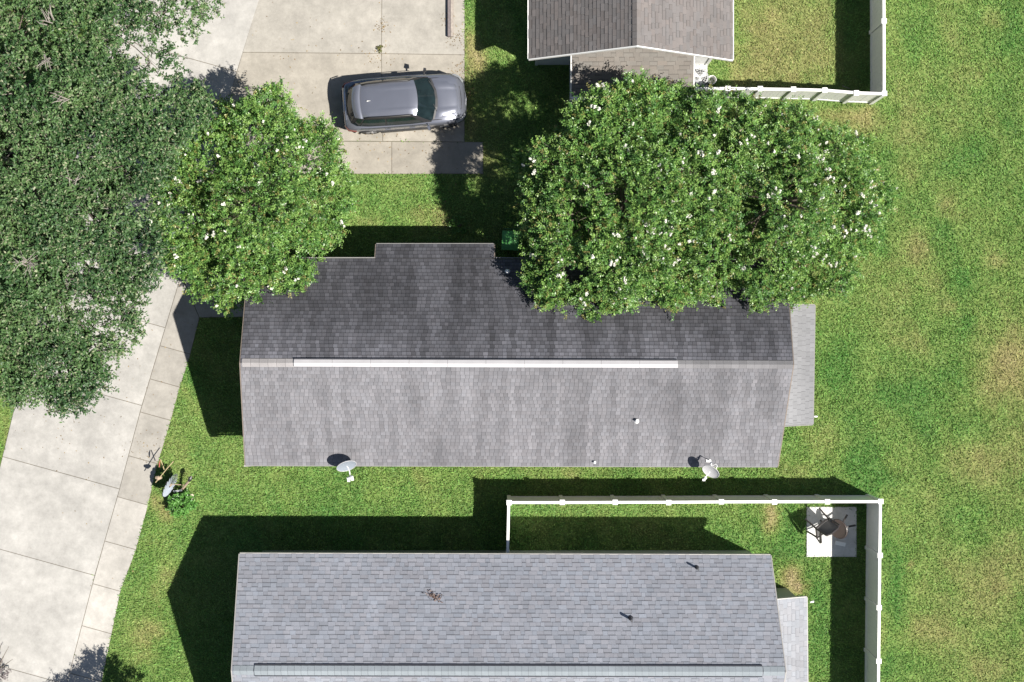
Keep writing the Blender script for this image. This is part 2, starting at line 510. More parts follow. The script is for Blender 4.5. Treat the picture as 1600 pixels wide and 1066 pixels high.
def vent_pipe(parent, p, h, r, mat, collar_mat):
    m = MB(); m.tube([p - Vector((0,0,.1)), p + Vector((0,0,h))], r, 10)
    o = m.build('vent_pipe', mat, parent, smooth=False)
    c = MB(); c.tube([p - Vector((0,0,.04)), p + Vector((0,0,.05))], [r*2.3, r*1.15], 10)
    c.build('collar', collar_mat, o)
    return o

def rake(parent, a, b, out, mat=None):
    """trim board under a roof edge"""
    m = MB()
    a = Vector(a); b = Vector(b)
    d = (b-a).normalized()
    o = Vector(out).normalized()
    c = [a, b, b - Vector((0,0,.17)), a - Vector((0,0,.17))]
    z = Vector((0,0,.012))
    m.add([q + z + o*0.003 for q in c] + [q + z + o*0.035 for q in c], [(0,3,2,1),(4,5,6,7),(0,1,5,4),(1,2,6,5),(2,3,7,6),(3,0,4,7)])
    return m.build('rake_board', mat or M_trim, parent)

def window(parent, c, wd, ht, normal, trim=M_trim):
    """window on a wall: frame, two sashes, glass behind"""
    n = Vector(normal).normalized(); u = Vector((0,0,1)).cross(n)
    rot = Matrix((u, n, Vector((0,0,1)))).transposed()
    c = Vector(c)
    m = MB()
    for sx in (-1, 1): m.box(c + u*sx*(wd/2) + n*0.03, (0.07, 0.06, ht+0.07), rot)
    for sz in (-1, 0, 1): m.box(c + Vector((0,0,sz*ht/2)) + n*0.028, (wd-0.08, 0.05, 0.06), rot)
    f = m.build('window', trim, parent)
    g = MB(); g.box(c + n*0.008, (wd-0.07, 0.012, ht), rot)
    g.build('pane', M_winglass, f)
    return f

def gable_walls(parent, x0, x1, y0, y1, ze, yr, zr, mat, inset_top=0.16):
    """walls of a house with its ridge along x"""
    m = MB()
    zt = ze - inset_top
    def gz(y):   # roof underside height at y
        return zt + (zr - ze) * (1 - abs(y - yr) / max(abs(y1 - yr), abs(y0 - yr)))
    zc = gz(yr) - 0.05
    for x in (x0, x1):
        pts = [(x, y0, 0), (x, y1, 0), (x, y1, zt), (x, yr, zc), (x, y0, zt)]
        m.poly(pts if x == x1 else list(reversed(pts)))
    m.poly([(x0, y0, 0), (x1, y0, 0), (x1, y0, zt), (x0, y0, zt)])
    m.poly([(x1, y1, 0), (x0, y1, 0), (x0, y1, zt), (x1, y1, zt)])
    return m.build('wall', mat, parent)

# --- middle house (dark roof) ------------------------------------------------------------
ZE, ZR = 2.80, 5.12
h2 = empty('house', P(800, 560, 0))
h2.location = (0, 0, 0)
tag(h2, 'middle house with stained dark grey shingle roof and long white ridge vent', 'house')
mb = MB()
RL = P(375.5, 567, ZR); RR = P(1239.5, 570, ZR)
SL = P(383.5, 727, ZE); SR = P(1215, 729, ZE)
NLg = RL.y + (RL.y - SL.y)
NL = Vector((P(383.5,0,ZE).x + 0.12, 2*RL.y - SL.y, ZE)); NR = Vector((P(1228,0,ZE).x, 2*RR.y - SR.y, ZE))
slopeN = (ZR - ZE) / (NL.y - RL.y)
# the entry bump: the north slope runs on lower between two x values
ZB = 2.47
yB = RL.y + (ZR - ZB) / slopeN
bumpL = P(588, 0, ZB).x; bumpR = P(772, 0, ZB).x
BL = Vector((bumpL, yB, ZB)); BR = Vector((bumpR, yB, ZB))
TL = Vector((bumpL, NL.y, ZE)); TR = Vector((bumpR, NL.y, ZE))
deck(mb, (SL, SR, RL, RR)); deck(mb, (NR, NL, RR, RL)); deck(mb, (BR, BL, TR, TL))
roof2 = mb.build('roof', M_felt, h2)
def dark_north(seed):
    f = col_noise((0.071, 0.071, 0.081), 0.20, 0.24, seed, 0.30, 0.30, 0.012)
    rl = RL.y
    def g(x, y, raised):
        c = f(x, y, raised)
        # algae thins out under the ridge, where zinc washes off the vent
        d = max(0.0, 1 - (y - rl) / 1.9)
        k = 1 + 0.70 * d * d
        return tuple(v*k for v in c)
    return g
def pale_south(seed):
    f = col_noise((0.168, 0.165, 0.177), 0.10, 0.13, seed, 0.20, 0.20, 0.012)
    return f
itS = shingle_slope(SL, SR, RL, RR, None, None, 0, rowstep=0.146, wmin=0.13, wmax=0.17, tooth=False, seed=1)
itN = shingle_slope(NR, NL, RR, RL, None, None, 0, rowstep=0.146, wmin=0.13, wmax=0.17, tooth=False, seed=2)
itB = shingle_slope(BR, BL, TR, TL, None, None, 0, rowstep=0.146, wmin=0.13, wmax=0.17, tooth=False, seed=3)
cN = dark_north(21); cS = pale_south(31)
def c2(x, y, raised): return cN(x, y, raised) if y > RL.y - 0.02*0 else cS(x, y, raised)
lay_shingles(roof2, itS + itN + itB, c2, (lambda y: .34 if y > RL.y else .12), 300, (0.0, RL.y), avoid=[(380,556,1250,580)])  # butt shadow of each course painted into the tab colour, stronger on the north
# ridge: white metal vent in the middle, pale cap tabs at both ends
def ridge_caps(parent, a, b, step, wd, colf, name='ridge_cap', lift=0.0, drop=0.5):
    n = max(1, int((b-a).length / step)); d = (b-a)/n
    for i in range(n):
        p = a + d*i; q = a + d*(i+1) - d.normalized()*0.006
        m = MB()
        dz = wd*drop
        z0 = 0.02+lift; z1 = 0.035+lift
        V = [p+Vector((0,-wd,z0-dz)), p+Vector((0,0,z0)), p+Vector((0,wd,z0-dz)), q+Vector((0,-wd,z1-dz)), q+Vector((0,0,z1)), q+Vector((0,wd,z1-dz))]
        B_ = [x - Vector((0,0,.014)) for x in V]
        m.add(V + B_, [(0,3,4,1),(1,4,5,2),(3,9,10,4),(4,10,11,5),(0,6,9,3),(2,5,11,8),(0,1,7,6),(1,2,8,7)], colf(p.x, p.y, True))
        m.build(name, M_shingle, parent)
capc = col_noise((0.30, 0.285, 0.285), 0.08, 0.06, 77)
capd = col_noise((0.19, 0.186, 0.192), 0.08, 0.10, 78)
rv0 = lerp(RL, RR, (460-376)/(1240-376)); rv1 = lerp(RL, RR, (1060-376)/(1240-376))
ridge_caps(roof2, RL + Vector((.05,0,0)), rv0, 0.24, 0.135, capc, drop=0.62)
ridge_caps(roof2, rv1, RR - Vector((.02,0,0)), 0.24, 0.13, capd, drop=0.62)
m = MB()
n = 10
for i in range(n):
    a = lerp(rv0, rv1, i/n); b = lerp(rv0, rv1, (i+1)/n) - Vector((.006,0,0))
    for s in (-1, 1):
        V = [a+Vector((0,0,.085)), b+Vector((0,0,.085)), b+Vector((0,s*.115,.012)), a+Vector((0,s*.115,.012))]
        m.poly(V if s < 0 else list(reversed(V)))
        V2 = [V[3], V[2], V[2]-Vector((0,0,.05)), V[3]-Vector((0,0,.05))]
        m.poly(V2 if s < 0 else list(reversed(V2)))
for e, s in ((rv0, 1), (rv1, -1)):
    V = [e+Vector((0,0,.085)), e+Vector((0,-.115,.012)), e+Vector((0,.115,.012))]
    m.poly(V if s > 0 else list(reversed(V)))
rv_ = m.build('ridge_vent', M_ridgewhite, roof2)
m = MB(); m.bar(rv0 + Vector((0,.135,-.03)), rv1 + Vector((0,.135,-.03)), .03, .05); m.build('vent_slot', M_lead, rv_)
# walls
x0 = SL.x + 0.30; x1 = SR.x - 0.30; y0 = SL.y + 0.32; y1 = NL.y - 0.32
w2 = gable_walls(h2, x0, x1, y0, y1, ZE, RL.y, ZR, M_wall_beige)
m = MB(); m.prism([(bumpL+.3, y1-.05), (bumpR-.3, y1-.05), (bumpR-.3, yB-.3), (bumpL+.3, yB-.3)], 0, ZB-.14)
m.build('entry_wall', M_wall_beige, h2)
HOUSE_FOOT.append((x0, x1, y0, y1)); HOUSE_FOOT.append((bumpL+.3, bumpR-.3, y1-.05, yB-.3))
M_rake_tan = mat_plain('tan_rake_paint', (0.20, 0.165, 0.14), 0.7, nscale=7, namt=0.15)
for a, b, o in ((SL, RL, (-1,0,0)), (NL, RL, (-1,0,0)), (SR, RR, (1,0,0)), (NR, RR, (1,0,0)), (BL, TL, (-1,0,0)), (BR, TR, (1,0,0))):
    rake(roof2, a - Vector((0,0,.02)), b - Vector((0,0,.02)), o, M_rake_tan)
M_fascia_dk = mat_plain('weathered_fascia', (0.20, 0.195, 0.19), 0.7, nscale=7, namt=0.12)
for a, b, o in ((SL, SR, (0,-1,0)), (NL, Vector((bumpL,NL.y,ZE)), (0,1,0)), (Vector((bumpR,NL.y,ZE)), NR, (0,1,0)), (BL, BR, (0,1,0))):
    f = rake(h2, a - Vector((0,0,.03)), b - Vector((0,0,.03)), o, M_fascia_dk); f.name = 'fascia'
# corner box at the south west eave
m = MB(); q = P(385.0, 722, 2.62)
m.add([q+Vector((-.06,.22,-.1)), q+Vector((.16,.22,-.1)), q+Vector((.16,-.16,-.1)), q+Vector((-.10,-.16,-.1)), q+Vector((-.02,.20,.06)), q+Vector((.16,.20,.10)), q+Vector((.16,-.14,.06)), q+Vector((-.08,-.16,.02))],
      [(3,2,1,0),(4,7,6,5),(0,4,5,1),(1,5,6,2),(2,6,7,3),(3,7,4,0)])
m.build('eave_return', M_trim, h2)
# windows and door on the walls (seen only from the side)
for x in (-7, -3.5, 0.5, 4.5): window(w2, (x, y0, 1.45), 1.1, 1.2, (0,-1,0))
window(w2, (x0, RL.y - 1.6, 1.45), 1.1, 1.2, (-1,0,0)); window(w2, (x0, RL.y + 1.9, 1.45), 1.1, 1.2, (-1,0,0))
# vent pipes
def on_slope2(px, py, south=True):
    z = 3.5
    for _ in range(20):
        y = P(px, py, z).y
        z = ZR - abs(y - RL.y) * (ZR-ZE)/(RL.y-SL.y)
    return P(px, py, z)
vent_pipe(roof2, on_slope2(995,657), 0.22, 0.05, M_pvc, M_pvc)
vent_pipe(roof2, on_slope2(929,722), 0.16, 0.035, M_pvc, M_pvc)
vent_pipe(roof2, on_slope2(793,425), 0.30, 0.045, M_pvc, M_pvc)
# patio roof on the east end
LZ0, LZ1 = 2.72, 2.42
pe0 = P(1273, 477, LZ1); pe1 = P(1270, 663, LZ1)
wx = x1
pw0 = Vector((wx, pe0.y + 0.0, LZ0)); pw1 = Vector((wx, pe1.y - 0.06, LZ0))
m = MB(); deck(m, (pe0, pe1, pw0, pw1), 0.09)
pr = m.build('patio_roof', M_felt, h2)
it = shingle_slope(pe1, pe0, pw1, pw0, None, None, 0, rowstep=0.145, wmin=0.14, wmax=0.26, tooth=False, seed=5)
cL = col_noise((0.205, 0.207, 0.216), 0.10, 0.07, 41, 0.08, 0.1)
m = MB()
for i_ in it: tab_mb(m, i_, cL, 0)
m.build('shingle_field', M_shingle, pr, kind='stuff')
f = rake(pr, pe0-Vector((0,0,.02)), pe1-Vector((0,0,.02)), (1,0,0), M_fascia_dk); f.name = 'fascia'
rake(pr, pe0, pw0, (0,1,0), M_fascia_dk); rake(pr, pe1, pw1, (0,-1,0), M_fascia_dk)
m = MB(); m.prism([(wx+.02, pe0.y-.12), (pe0.x-.15, pe0.y-.12), (pe0.x-.15, pe1.y+.12), (wx+.02, pe1.y+.12)], 0, 2.3)
m.build('patio_wall', M_wall_beige, h2); HOUSE_FOOT.append((wx, pe0.x-.15, pe1.y+.12, pe0.y-.12))
m = MB(); q = P(1272, 651, 2.3); m.tube([q, q+Vector((.10,0,-.02)), q+Vector((.12,.0,-.12))], 0.03, 8); m.build('drain_spout', M_pvc, h2)

# --- front house at the bottom (grey blue roof) --------------------------------------------
Z1E, Z1R = 2.81, 4.95
h1 = empty('house'); h1.name = 'house'
tag(h1, 'house with clean blue grey shingle roof beside the fenced yard with chairs', 'house')
RL1 = P(362.5, 1048, Z1R); RR1 = P(1227.5, 1049.5, Z1R)
NL1 = P(374.5, 865.5, Z1E); NR1 = P(1204, 868, Z1E)
SL1 = Vector((NL1.x, 2*RL1.y - NL1.y, Z1E)); SR1 = Vector((NR1.x, 2*RR1.y - NR1.y, Z1E))
mb = MB(); deck(mb, (NR1, NL1, RR1, RL1)); deck(mb, (SL1, SR1, RL1, RR1))
roof1 = mb.build('roof', M_felt, h1)
c1 = col_noise((0.222, 0.232, 0.264), 0.05, 0.085, 51, 0.04, 0.05, 0.03)
itN1 = shingle_slope(NR1, NL1, RR1, RL1, None, None, 0, rowstep=0.150, wmin=0.13, wmax=0.30, seed=6)
itS1 = shingle_slope(SL1, SR1, RL1, RR1, None, None, 0, rowstep=0.150, wmin=0.13, wmax=0.30, seed=7)
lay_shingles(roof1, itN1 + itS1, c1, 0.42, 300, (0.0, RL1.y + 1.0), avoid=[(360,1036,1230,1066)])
capb = col_noise((0.235, 0.262, 0.285), 0.03, 0.04, 79)
t0 = (397-362)/(1228-362); t1 = (1192-362)/(1228-362)
va = lerp(RL1, RR1, t0); vb = lerp(RL1, RR1, t1)
m = MB()
for s in (-1, 1):
    V = [va+Vector((0,0,.035)), vb+Vector((0,0,.035)), vb+Vector((0,s*.20,-.065)), va+Vector((0,s*.20,-.065))]
    m.poly(V if s < 0 else list(reversed(V)))
    V2 = [V[3], V[2], V[2]-Vector((0,0,.06)), V[3]-Vector((0,0,.06))]
    m.poly(V2 if s < 0 else list(reversed(V2)))
rvent = m.build('ridge_vent', M_lead, roof1)
ridge_caps(rvent, va, vb, 0.215, 0.155, capb, lift=0.025, drop=0.55)
ridge_caps(roof1, RL1 + Vector((.04,0,0)), va - Vector((.03,0,0)), 0.215, 0.15, capb, drop=0.62)
ridge_caps(roof1, vb + Vector((.03,0,0)), RR1 - Vector((.03,0,0)), 0.215, 0.15, capb, drop=0.62)
x0 = NL1.x + 0.30; x1 = NR1.x - 0.28; y1 = NL1.y - 0.30; y0 = SL1.y + 0.30
w1 = gable_walls(h1, x0, x1, y0, y1, Z1E, RL1.y, Z1R, M_wall_sage)
HOUSE_FOOT.append((x0, x1, y0, y1))
for a, b, o in ((NL1, RL1, (-1,0,0)), (SL1, RL1, (-1,0,0)), (NR1, RR1, (1,0,0)), (SR1, RR1, (1,0,0))): rake(roof1, a, b, o, M_trim)
for a, b, o in ((NL1, NR1, (0,1,0)), (SL1, SR1, (0,-1,0))):
    f = rake(h1, a - Vector((0,0,.02)), b - Vector((0,0,.02)), o); f.name = 'fascia'
for x in (-8.2, -3.4, 1.8, 6.0): window(w1, (x, y1, 1.5), 1.3, 1.2, (0,1,0))
window(w1, (x0, RL1.y+1.4, 1.45), 1.2, 1.2, (-1,0,0))
# boxed return at the north west corner of the eaves
m = MB(); q = NL1 + Vector((0,0,-.06))
m.add([q+Vector((-.03,0,0)), q+Vector((.16,0,0)), q+Vector((.16,-.20,.0)), q+Vector((-.03,-.34,0)),
       q+Vector((-.03,0,-.16)), q+Vector((.16,0,-.16)), q+Vector((.16,-.2,-.16)), q+Vector((-.03,-.34,-.16))],
      [(0,3,2,1),(4,5,6,7),(0,1,5,4),(1,2,6,5),(2,3,7,6),(3,0,4,7)])
m.build('eave_return', M_trim, h1)
def on_slope1(px, py):
    z = 3.5
    for _ in range(20):
        y = P(px, py, z).y
        z = Z1R - abs(y - RL1.y) * (Z1R-Z1E)/(NL1.y-RL1.y)
    return P(px, py, z)
vent_pipe(roof1, on_slope1(1089,887.5), 0.34, 0.036, M_lead, M_lead)
vent_pipe(roof1, on_slope1(985.5,967), 0.36, 0.044, M_lead, M_lead)
pe0 = P(1260.5, 933.5, 2.42); pe1 = Vector((P(1262, 0, 2.42).x, 2*RL1.y - pe0.y, 2.42))
wx = x1
pw0 = Vector((wx, P(1213, 937.5, 2.74).y, 2.95)); pw1 = Vector((wx, 2*RL1.y - pw0.y, 2.95))
m = MB(); deck(m, (pe0, pe1, pw0, pw1), 0.09)
pr = m.build('patio_roof', M_felt, h1)
it = shingle_slope(pe1, pe0, pw1, pw0, None, None, 0, rowstep=0.15, wmin=0.13, wmax=0.30, seed=8)
c1b = col_noise((0.250, 0.257, 0.280), 0.05, 0.085, 52, 0.05, 0.05, 0.02)
m = MB()
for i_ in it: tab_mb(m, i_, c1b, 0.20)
m.build('shingle_field', M_shingle, pr, kind='stuff')
f = rake(pr, pe0-Vector((0,0,.02)), pe1-Vector((0,0,.02)), (1,0,0)); f.name = 'fascia'
rake(pr, pe0, pw0, (0,1,0)); rake(pr, pe1, pw1, (0,-1,0))
m = MB(); m.prism([(wx+.02, pe0.y-.10), (pe0.x-.22, pe0.y-.10), (pe0.x-.22, pe1.y+.10), (wx+.02, pe1.y+.10)], 0, 2.3)
m.prism([(wx+.02, pe0.y-.10), (wx+.5, pe0.y-.10), (wx+.5, pe1.y+.10), (wx+.02, pe1.y+.10)], 2.3, 2.62)
m.build('patio_wall', M_wall_sage, h1); HOUSE_FOOT.append((wx, pe0.x-.22, pe1.y+.1, pe0.y-.1))
m = MB(); q = P(1266, 941, 2.3); m.tube([q, q+Vector((.11,.01,-.02)), q+Vector((.13,.02,-.14))], 0.03, 8); m.build('drain_spout', M_pvc, h1)

# --- upper house (brown roof, ridge running away from us) -------------------------------------
Z3E, Z3R = 2.80, 5.12
h3 = empty('house')
tag(h3, 'house with taupe brown gable roof and lower lean-to roof at the top edge', 'house')
gS = P(997, 71, Z3R)
EL = P(826, 92, Z3E); ER = P(1145, 93.5, Z3E)
rx = (EL.x + ER.x) / 2
G3 = Vector((rx, gS.y, Z3R))
yn = 20.0
ELn = Vector((EL.x - 0.0, yn, Z3E)); ERn = Vector((ER.x, yn, Z3E)); GN = Vector((rx, yn, Z3R))
mb = MB(); deck(mb, (ELn, EL, GN, G3)); deck(mb, (ER, ERn, G3, GN))
roof3 = mb.build('roof', M_felt, h3)
c3 = col_noise((0.148, 0.135, 0.132), 0.05, 0.085, 61, 0.05, 0.06, 0.03)
itW = shingle_slope(ELn, EL, GN, G3, None, None, 0, rowstep=0.150, wmin=0.16, wmax=0.36, seed=9)
itE = shingle_slope(ER, ERn, G3, GN, None, None, 0, rowstep=0.150, wmin=0.16, wmax=0.36, seed=10)
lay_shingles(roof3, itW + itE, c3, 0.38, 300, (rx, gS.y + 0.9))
for i in range(46):
    p = G3.lerp(GN, i/46); q = G3.lerp(GN, (i+0.97)/46)
    m = MB(); wd = .14
    V = [p+Vector((-wd,0,.03-wd*.62)), p+Vector((0,0,.03)), p+Vector((wd,0,.03-wd*.62)), q+Vector((-wd,0,.02-wd*.62)), q+Vector((0,0,.02)), q+Vector((wd,0,.02-wd*.62))]
    m.add(V, [(0,1,4,3),(1,2,5,4)], c3(p.x, p.y, True)); m.build('ridge_cap', M_shingle, roof3)
for a, b in ((EL, G3), (ER, G3)): rake(roof3, a + Vector((0,-.005,.01)), b + Vector((0,-.005,.01)), (0,-1,0), M_white)
for a, b, o in ((EL, ELn, (-1,0,0)), (ER, ERn, (1,0,0))):
    f = rake(h3, a - Vector((0,0,.01)), b - Vector((0,0,.01)), o, M_white); f.name = 'fascia'
wxa = EL.x + 0.28; wxb = ER.x - 0.85 + 0.15; wya = P(0, 101.5, 0).y
wxb = P(1105, 0, 0).x
m = MB(); zt = Z3E - .14
m.poly([(wxa,wya,0),(wxb,wya,0),(wxb,wya,zt+.35),(rx,wya,Z3R-.25),(wxa,wya,zt)])
m.poly([(wxa,yn-.3,0),(wxa,wya,0),(wxa,wya,zt),(wxa,yn-.3,zt)]); m.poly([(wxb,wya,0),(wxb,yn-.3,0),(wxb,yn-.3,zt),(wxb,wya,zt)])
m.poly([(wxb,yn-.3,0),(wxa,yn-.3,0),(wxa,yn-.3,zt),(rx,yn-.3,Z3R-.25),(wxb,yn-.3,zt)])
w3 = m.build('wall', M_wall_white, h3); HOUSE_FOOT.append((wxa, wxb, wya, yn))
for xx, hh in ((wxb-.03, 2.7), (wxa+.03, 2.6)):
    m = MB(); m.box((xx, wya-.012, hh/2), (.10, .03, hh)); m.build('corner_board', M_white, h3)
# lean-to porch under the gable
q0 = P(893, 151.5, 2.32); q1 = P(1083, 148, 2.32)
t0_ = Vector((q0.x, wya-.03, 3.05)); t1_ = Vector((q1.x, wya-.03, 3.05))
t0_.x = P(893, 0, 2.9).x; t1_.x = P(1083, 0, 2.9).x
m = MB(); deck(m, (q0, q1, t0_, t1_), .08)
pr = m.build('porch_roof', M_felt, h3)
it = shingle_slope(q0, q1, t0_, t1_, None, None, 0, rowstep=0.150, wmin=0.16, wmax=0.36, seed=12)
c3b = col_noise((0.172, 0.157, 0.142), 0.05, 0.07, 62, 0.04, 0.05, 0.03)
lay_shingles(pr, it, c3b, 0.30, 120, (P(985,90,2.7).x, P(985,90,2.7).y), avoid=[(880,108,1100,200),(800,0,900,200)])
f = rake(pr, q0 + Vector((-.05,0,.02)), q1 + Vector((.02,0,.02)), (0,-1,0), M_white); f.name = 'gutter'
m = MB(); m.bar(q0 + Vector((0,-.075,-.01)), q1 + Vector((0,-.075,-.01)), .09, .09); m.build('gutter', M_white, h3)
rake(pr, q0+Vector((0,0,.02)), t0_+Vector((0,0,.02)), (-1,0,0), M_white); rake(pr, q1+Vector((0,0,.02)), t1_+Vector((0,0,.02)), (1,0,0), M_white)
ax, bx_, ay = q0.x + .02, q1.x - .02, q0.y + .28
m = MB(); m.box(((ax+bx_)/2, ay, 1.1), (bx_-ax-.1, .05, 2.2)); m.box((ax+.05, (ay+wya)/2, 1.1), (.05, wya-ay, 2.2)); m.box((bx_-.05, (ay+wya)/2, 1.1), (.05, wya-ay, 2.2))
m.build('porch_screen', M_screen, h3)
m = MB()
for x in np.linspace(ax+.05, bx_-.05, 5): m.box((x, ay-.01, 1.12), (.09, .09, 2.24))
for z in (.05, .9, 2.22): m.box(((ax+bx_)/2, ay-.012, z), (bx_-ax, .07, .07)); m.box((ax+.045, (ay+wya)/2, z), (.07, wya-ay, .07))
m.build('porch_frame', M_white, h3)
HOUSE_FOOT.append((ax, bx_, ay, wya))

# ------------------------------------------------------------------ concrete pads
def pad(name, pts, col, top=0.05):
    wp = [tuple(P(x, y).xy) for x, y in pts]
    CONC_POLYS.append(np.array(wp))
    m = MB(); inn = inset(wp, .015)
    m.prism(wp, -.05, top-.01, tuple(v*.85 for v in col)); n = len(wp)
    o = []
    m.prism(inn, top-.01, top, col)
    return m.build(name, M_conc)
pp = pad('patio_pad', [(1260,792),(1338,792),(1338,870),(1260,870)], (0.55,0.545,0.53)); tag(pp, kind='structure')
ap = pad('equipment_pad', [(1080,101.5),(1105,101.5),(1106,141),(1080,141)], (0.60,0.60,0.59)); tag(ap, kind='structure')

# ------------------------------------------------------------------ fences
def copy_obj(o, parent):
    c = o.copy(); C.objects.link(c); c.parent = parent; return c
FH = 1.85
def fence(label, runs):
    t = empty('fence'); tag(t, label, 'fence', 'white vinyl fences round the back yards')
    pm = MB(); pm.box((0,0,.92), (.127,.127,1.84)); pm = pm.mesh('post', M_white)
    cm = MB(); cm.box((0,0,1.853), (.175,.175,.026))
    cm.add([(-.07,-.07,1.866),(.07,-.07,1.866),(.07,.07,1.866),(-.07,.07,1.866),(0,0,1.905)], [(0,1,4),(1,2,4),(2,3,4),(3,0,4)])
    cm = cm.mesh('cap', M_white)
    seen = []
    for posts in runs:
        W = [P(x, y, FH) for x, y in posts]
        for p in W:
            if any((p-q).length < .2 for q in seen): continue
            seen.append(p)
            o = link(bpy.data.objects.new('post', pm), t); o.location = (p.x, p.y, random.uniform(-.012,.008))
            o.rotation_euler = (random.uniform(-.006,.006), random.uniform(-.006,.006), math.atan2((W[1]-W[0]).y, (W[1]-W[0]).x))
            c = link(bpy.data.objects.new('cap', cm), o)
        for a, b in zip(W, W[1:]):
            a = Vector((a.x, a.y, 0)); b = Vector((b.x, b.y, 0))
            d = (b-a).normalized(); L = (b-a).length
            rot = Matrix((d, Vector((-d.y, d.x, 0)), Vector((0,0,1)))).transposed()
            mid = (a+b)/2
            m = MB(); m.box(mid + Vector((0,0,1.765)), (L-.128, .092, .15), rot); m.build('top_rail', M_white, t)
            m = MB(); m.box(mid + Vector((0,0,.12)), (L-.128, .05, .16), rot); m.build('bottom_rail', M_white, t)
            nb = max(1, int(round((L-.127)/.152)))
            bw = (L-.127)/nb
            for i in range(nb):
                m = MB(); m.box(a + d*(.0635 + bw*(i+.5)) + Vector((0,0,.95)) + rot @ Vector((0, random.uniform(-.002,.002), 0)), (bw-.007, .022, 1.5), rot)
                m.build('board', M_white, t)
            m = MB(); m.box(mid + Vector((0,0,.95)), (L-.13, .008, 1.5), rot); m.build('backing', M_white, t)
    return t
xr = lambda y: 1375.8 - (y-784)*0.0105
fence('white vinyl fence round the yard with the patio chairs', [
    [(795,785.5),(878.5,785.5),(961.6,785.2),(1044.5,785),(1127.6,784.5),(1210.6,784.3),(1293.2,784.2),(1376,784)],
    [(1376,784),(xr(867.5),867.5),(xr(950),950),(xr(1033),1033),(xr(1116),1116)],
    [(795,785.5),(793,873)]])
fence('white vinyl fence corner beside the air conditioner and brown roofed house', [
    [(1085,138.8),(1137,138.2),(1188,139),(1240,139.8),(1289,141),(1338,145),(1381.8,146.5)],
    [(1381.8,146.5),(1381.6,33),(1381.2,-50),(1380.8,-133)]])

# ------------------------------------------------------------------ grass blades
HF = HOUSE_FOOT
def grass_points(n):
    x = rng.uniform(-19.2, 19.2, n); y = rng.uniform(-13.0, 13.0, n)
    bad = np.zeros(n, bool)
    for k_, p in enumerate(CONC_POLYS):
        if k_ >= len(CONC_POLYS) - 2: p = p.mean(0) + (p - p.mean(0))*0.95      # turf creeps over the pads
        e = 0.05 * (NZ(x*6, y*6) - 0.35)
        bad |= in_poly(x + e, y + e, p)
    for (a, b, c, d) in HF:
        bad |= (x > a-.02) & (x < b+.02) & (y > c-.02) & (y < d+.02)
    return x[~bad], y[~bad]
gx, gy = grass_points(640000)
keep = rng.random(len(gx)) < np.clip(0.50 + 0.9*NZ2.fbm(gx*3.0, gy*3.0, 3), 0, 1)
gx, gy = gx[keep], gy[keep]
N = len(gx)
d = dryness(gx, gy)
clump = NZ.fbm(gx*7+3, gy*7, 2)
col = grass_col(d + rng.normal(0, .11, N), 0) * (0.66 + 0.76*rng.random(N)**1.3 + 0.4*(clump-.5))[:, None]
az = rng.uniform(0, 2*np.pi, N) + 0.8*np.sin(gx*5+gy*3)
lean = rng.uniform(0.35, 1.15, N)
L = rng.uniform(0.055, 0.145, N) * (1.05 - 0.35*np.clip(d, 0, 1)) * (0.75 + 0.6*clump)
wd = rng.uniform(0.012, 0.026, N)
dx, dy = np.cos(az), np.sin(az)
base = np.stack([gx, gy, np.zeros(N)], 1)
dirv = np.stack([dx*np.sin(lean), dy*np.sin(lean), np.cos(lean)], 1)
side = np.stack([-dy, dx, np.zeros(N)], 1)
tip = base + dirv*L[:, None]
tip[:, 2] -= 0.3*L*np.sin(lean)**2
midp = base + dirv*(L*0.55)[:, None]
V = np.stack([base - side*(wd*.5)[:,None], base + side*(wd*.5)[:,None], midp + side*(wd*.6)[:,None], tip, midp - side*(wd*.6)[:,None]], 1)
np_mesh('grass', V, 5, M_grass, col, kind='stuff')

# ------------------------------------------------------------------ trees
def unit(a): return a / np.maximum(np.linalg.norm(a, axis=-1, keepdims=True), 1e-9)
def crown_points(lobes, n, inner=0.72, zmin=-0.55, gap=0.0, mult=2, gf=1.5):
    """points in the outer shell of a union of ellipsoids, with outward normals"""
    c = np.array([[*l[0]] for l in lobes]); r = np.array([l[1] for l in lobes])
    area = (r[:,0]*r[:,1] + r[:,0]*r[:,2] + r[:,1]*r[:,2]) * np.array([l[2] for l in lobes])
    idx = rng.choice(len(lobes), size=int(n*mult), p=area/area.sum())
    u = unit(rng.normal(size=(int(n*mult), 3)))
    u = u[u[:,2] > zmin] if False else u
    ok = u[:,2] > zmin
    idx = idx[ok]; u = u[ok]
    wob = 1 + 0.40*(NZ.fbm(u[:,0]*2.2 + idx*3.7, u[:,1]*2.2 + u[:,2]*1.7 + idx, 3) - 0.5)*2
    t = inner + (1-inner)*rng.random(len(u))**0.7
    p = c[idx] + u*r[idx]*(t*wob)[:,None]
    # drop what is deep inside another lobe
    keep = np.ones(len(p), bool)
    for k in range(len(lobes)):
        if lobes[k][2] < 0.6: continue
        q = (p - c[k]) / r[k]
        keep &= ~(((q**2).sum(1) < 0.55) & (idx != k))
    if gap > 0:      # sprays leave holes between them
        g = NZ2.fbm(p[:,0]*gf+p[:,2]*gf*.6+7, p[:,1]*gf-p[:,2]*gf*.5+3, 3)
        keep &= rng.random(len(p)) < np.clip((g - gap)/0.13, 0.03, 1)
    p = p[keep]; u = unit(u[keep]/r[idx[keep]])
    return p[:n], u[:n], idx[keep][:n]

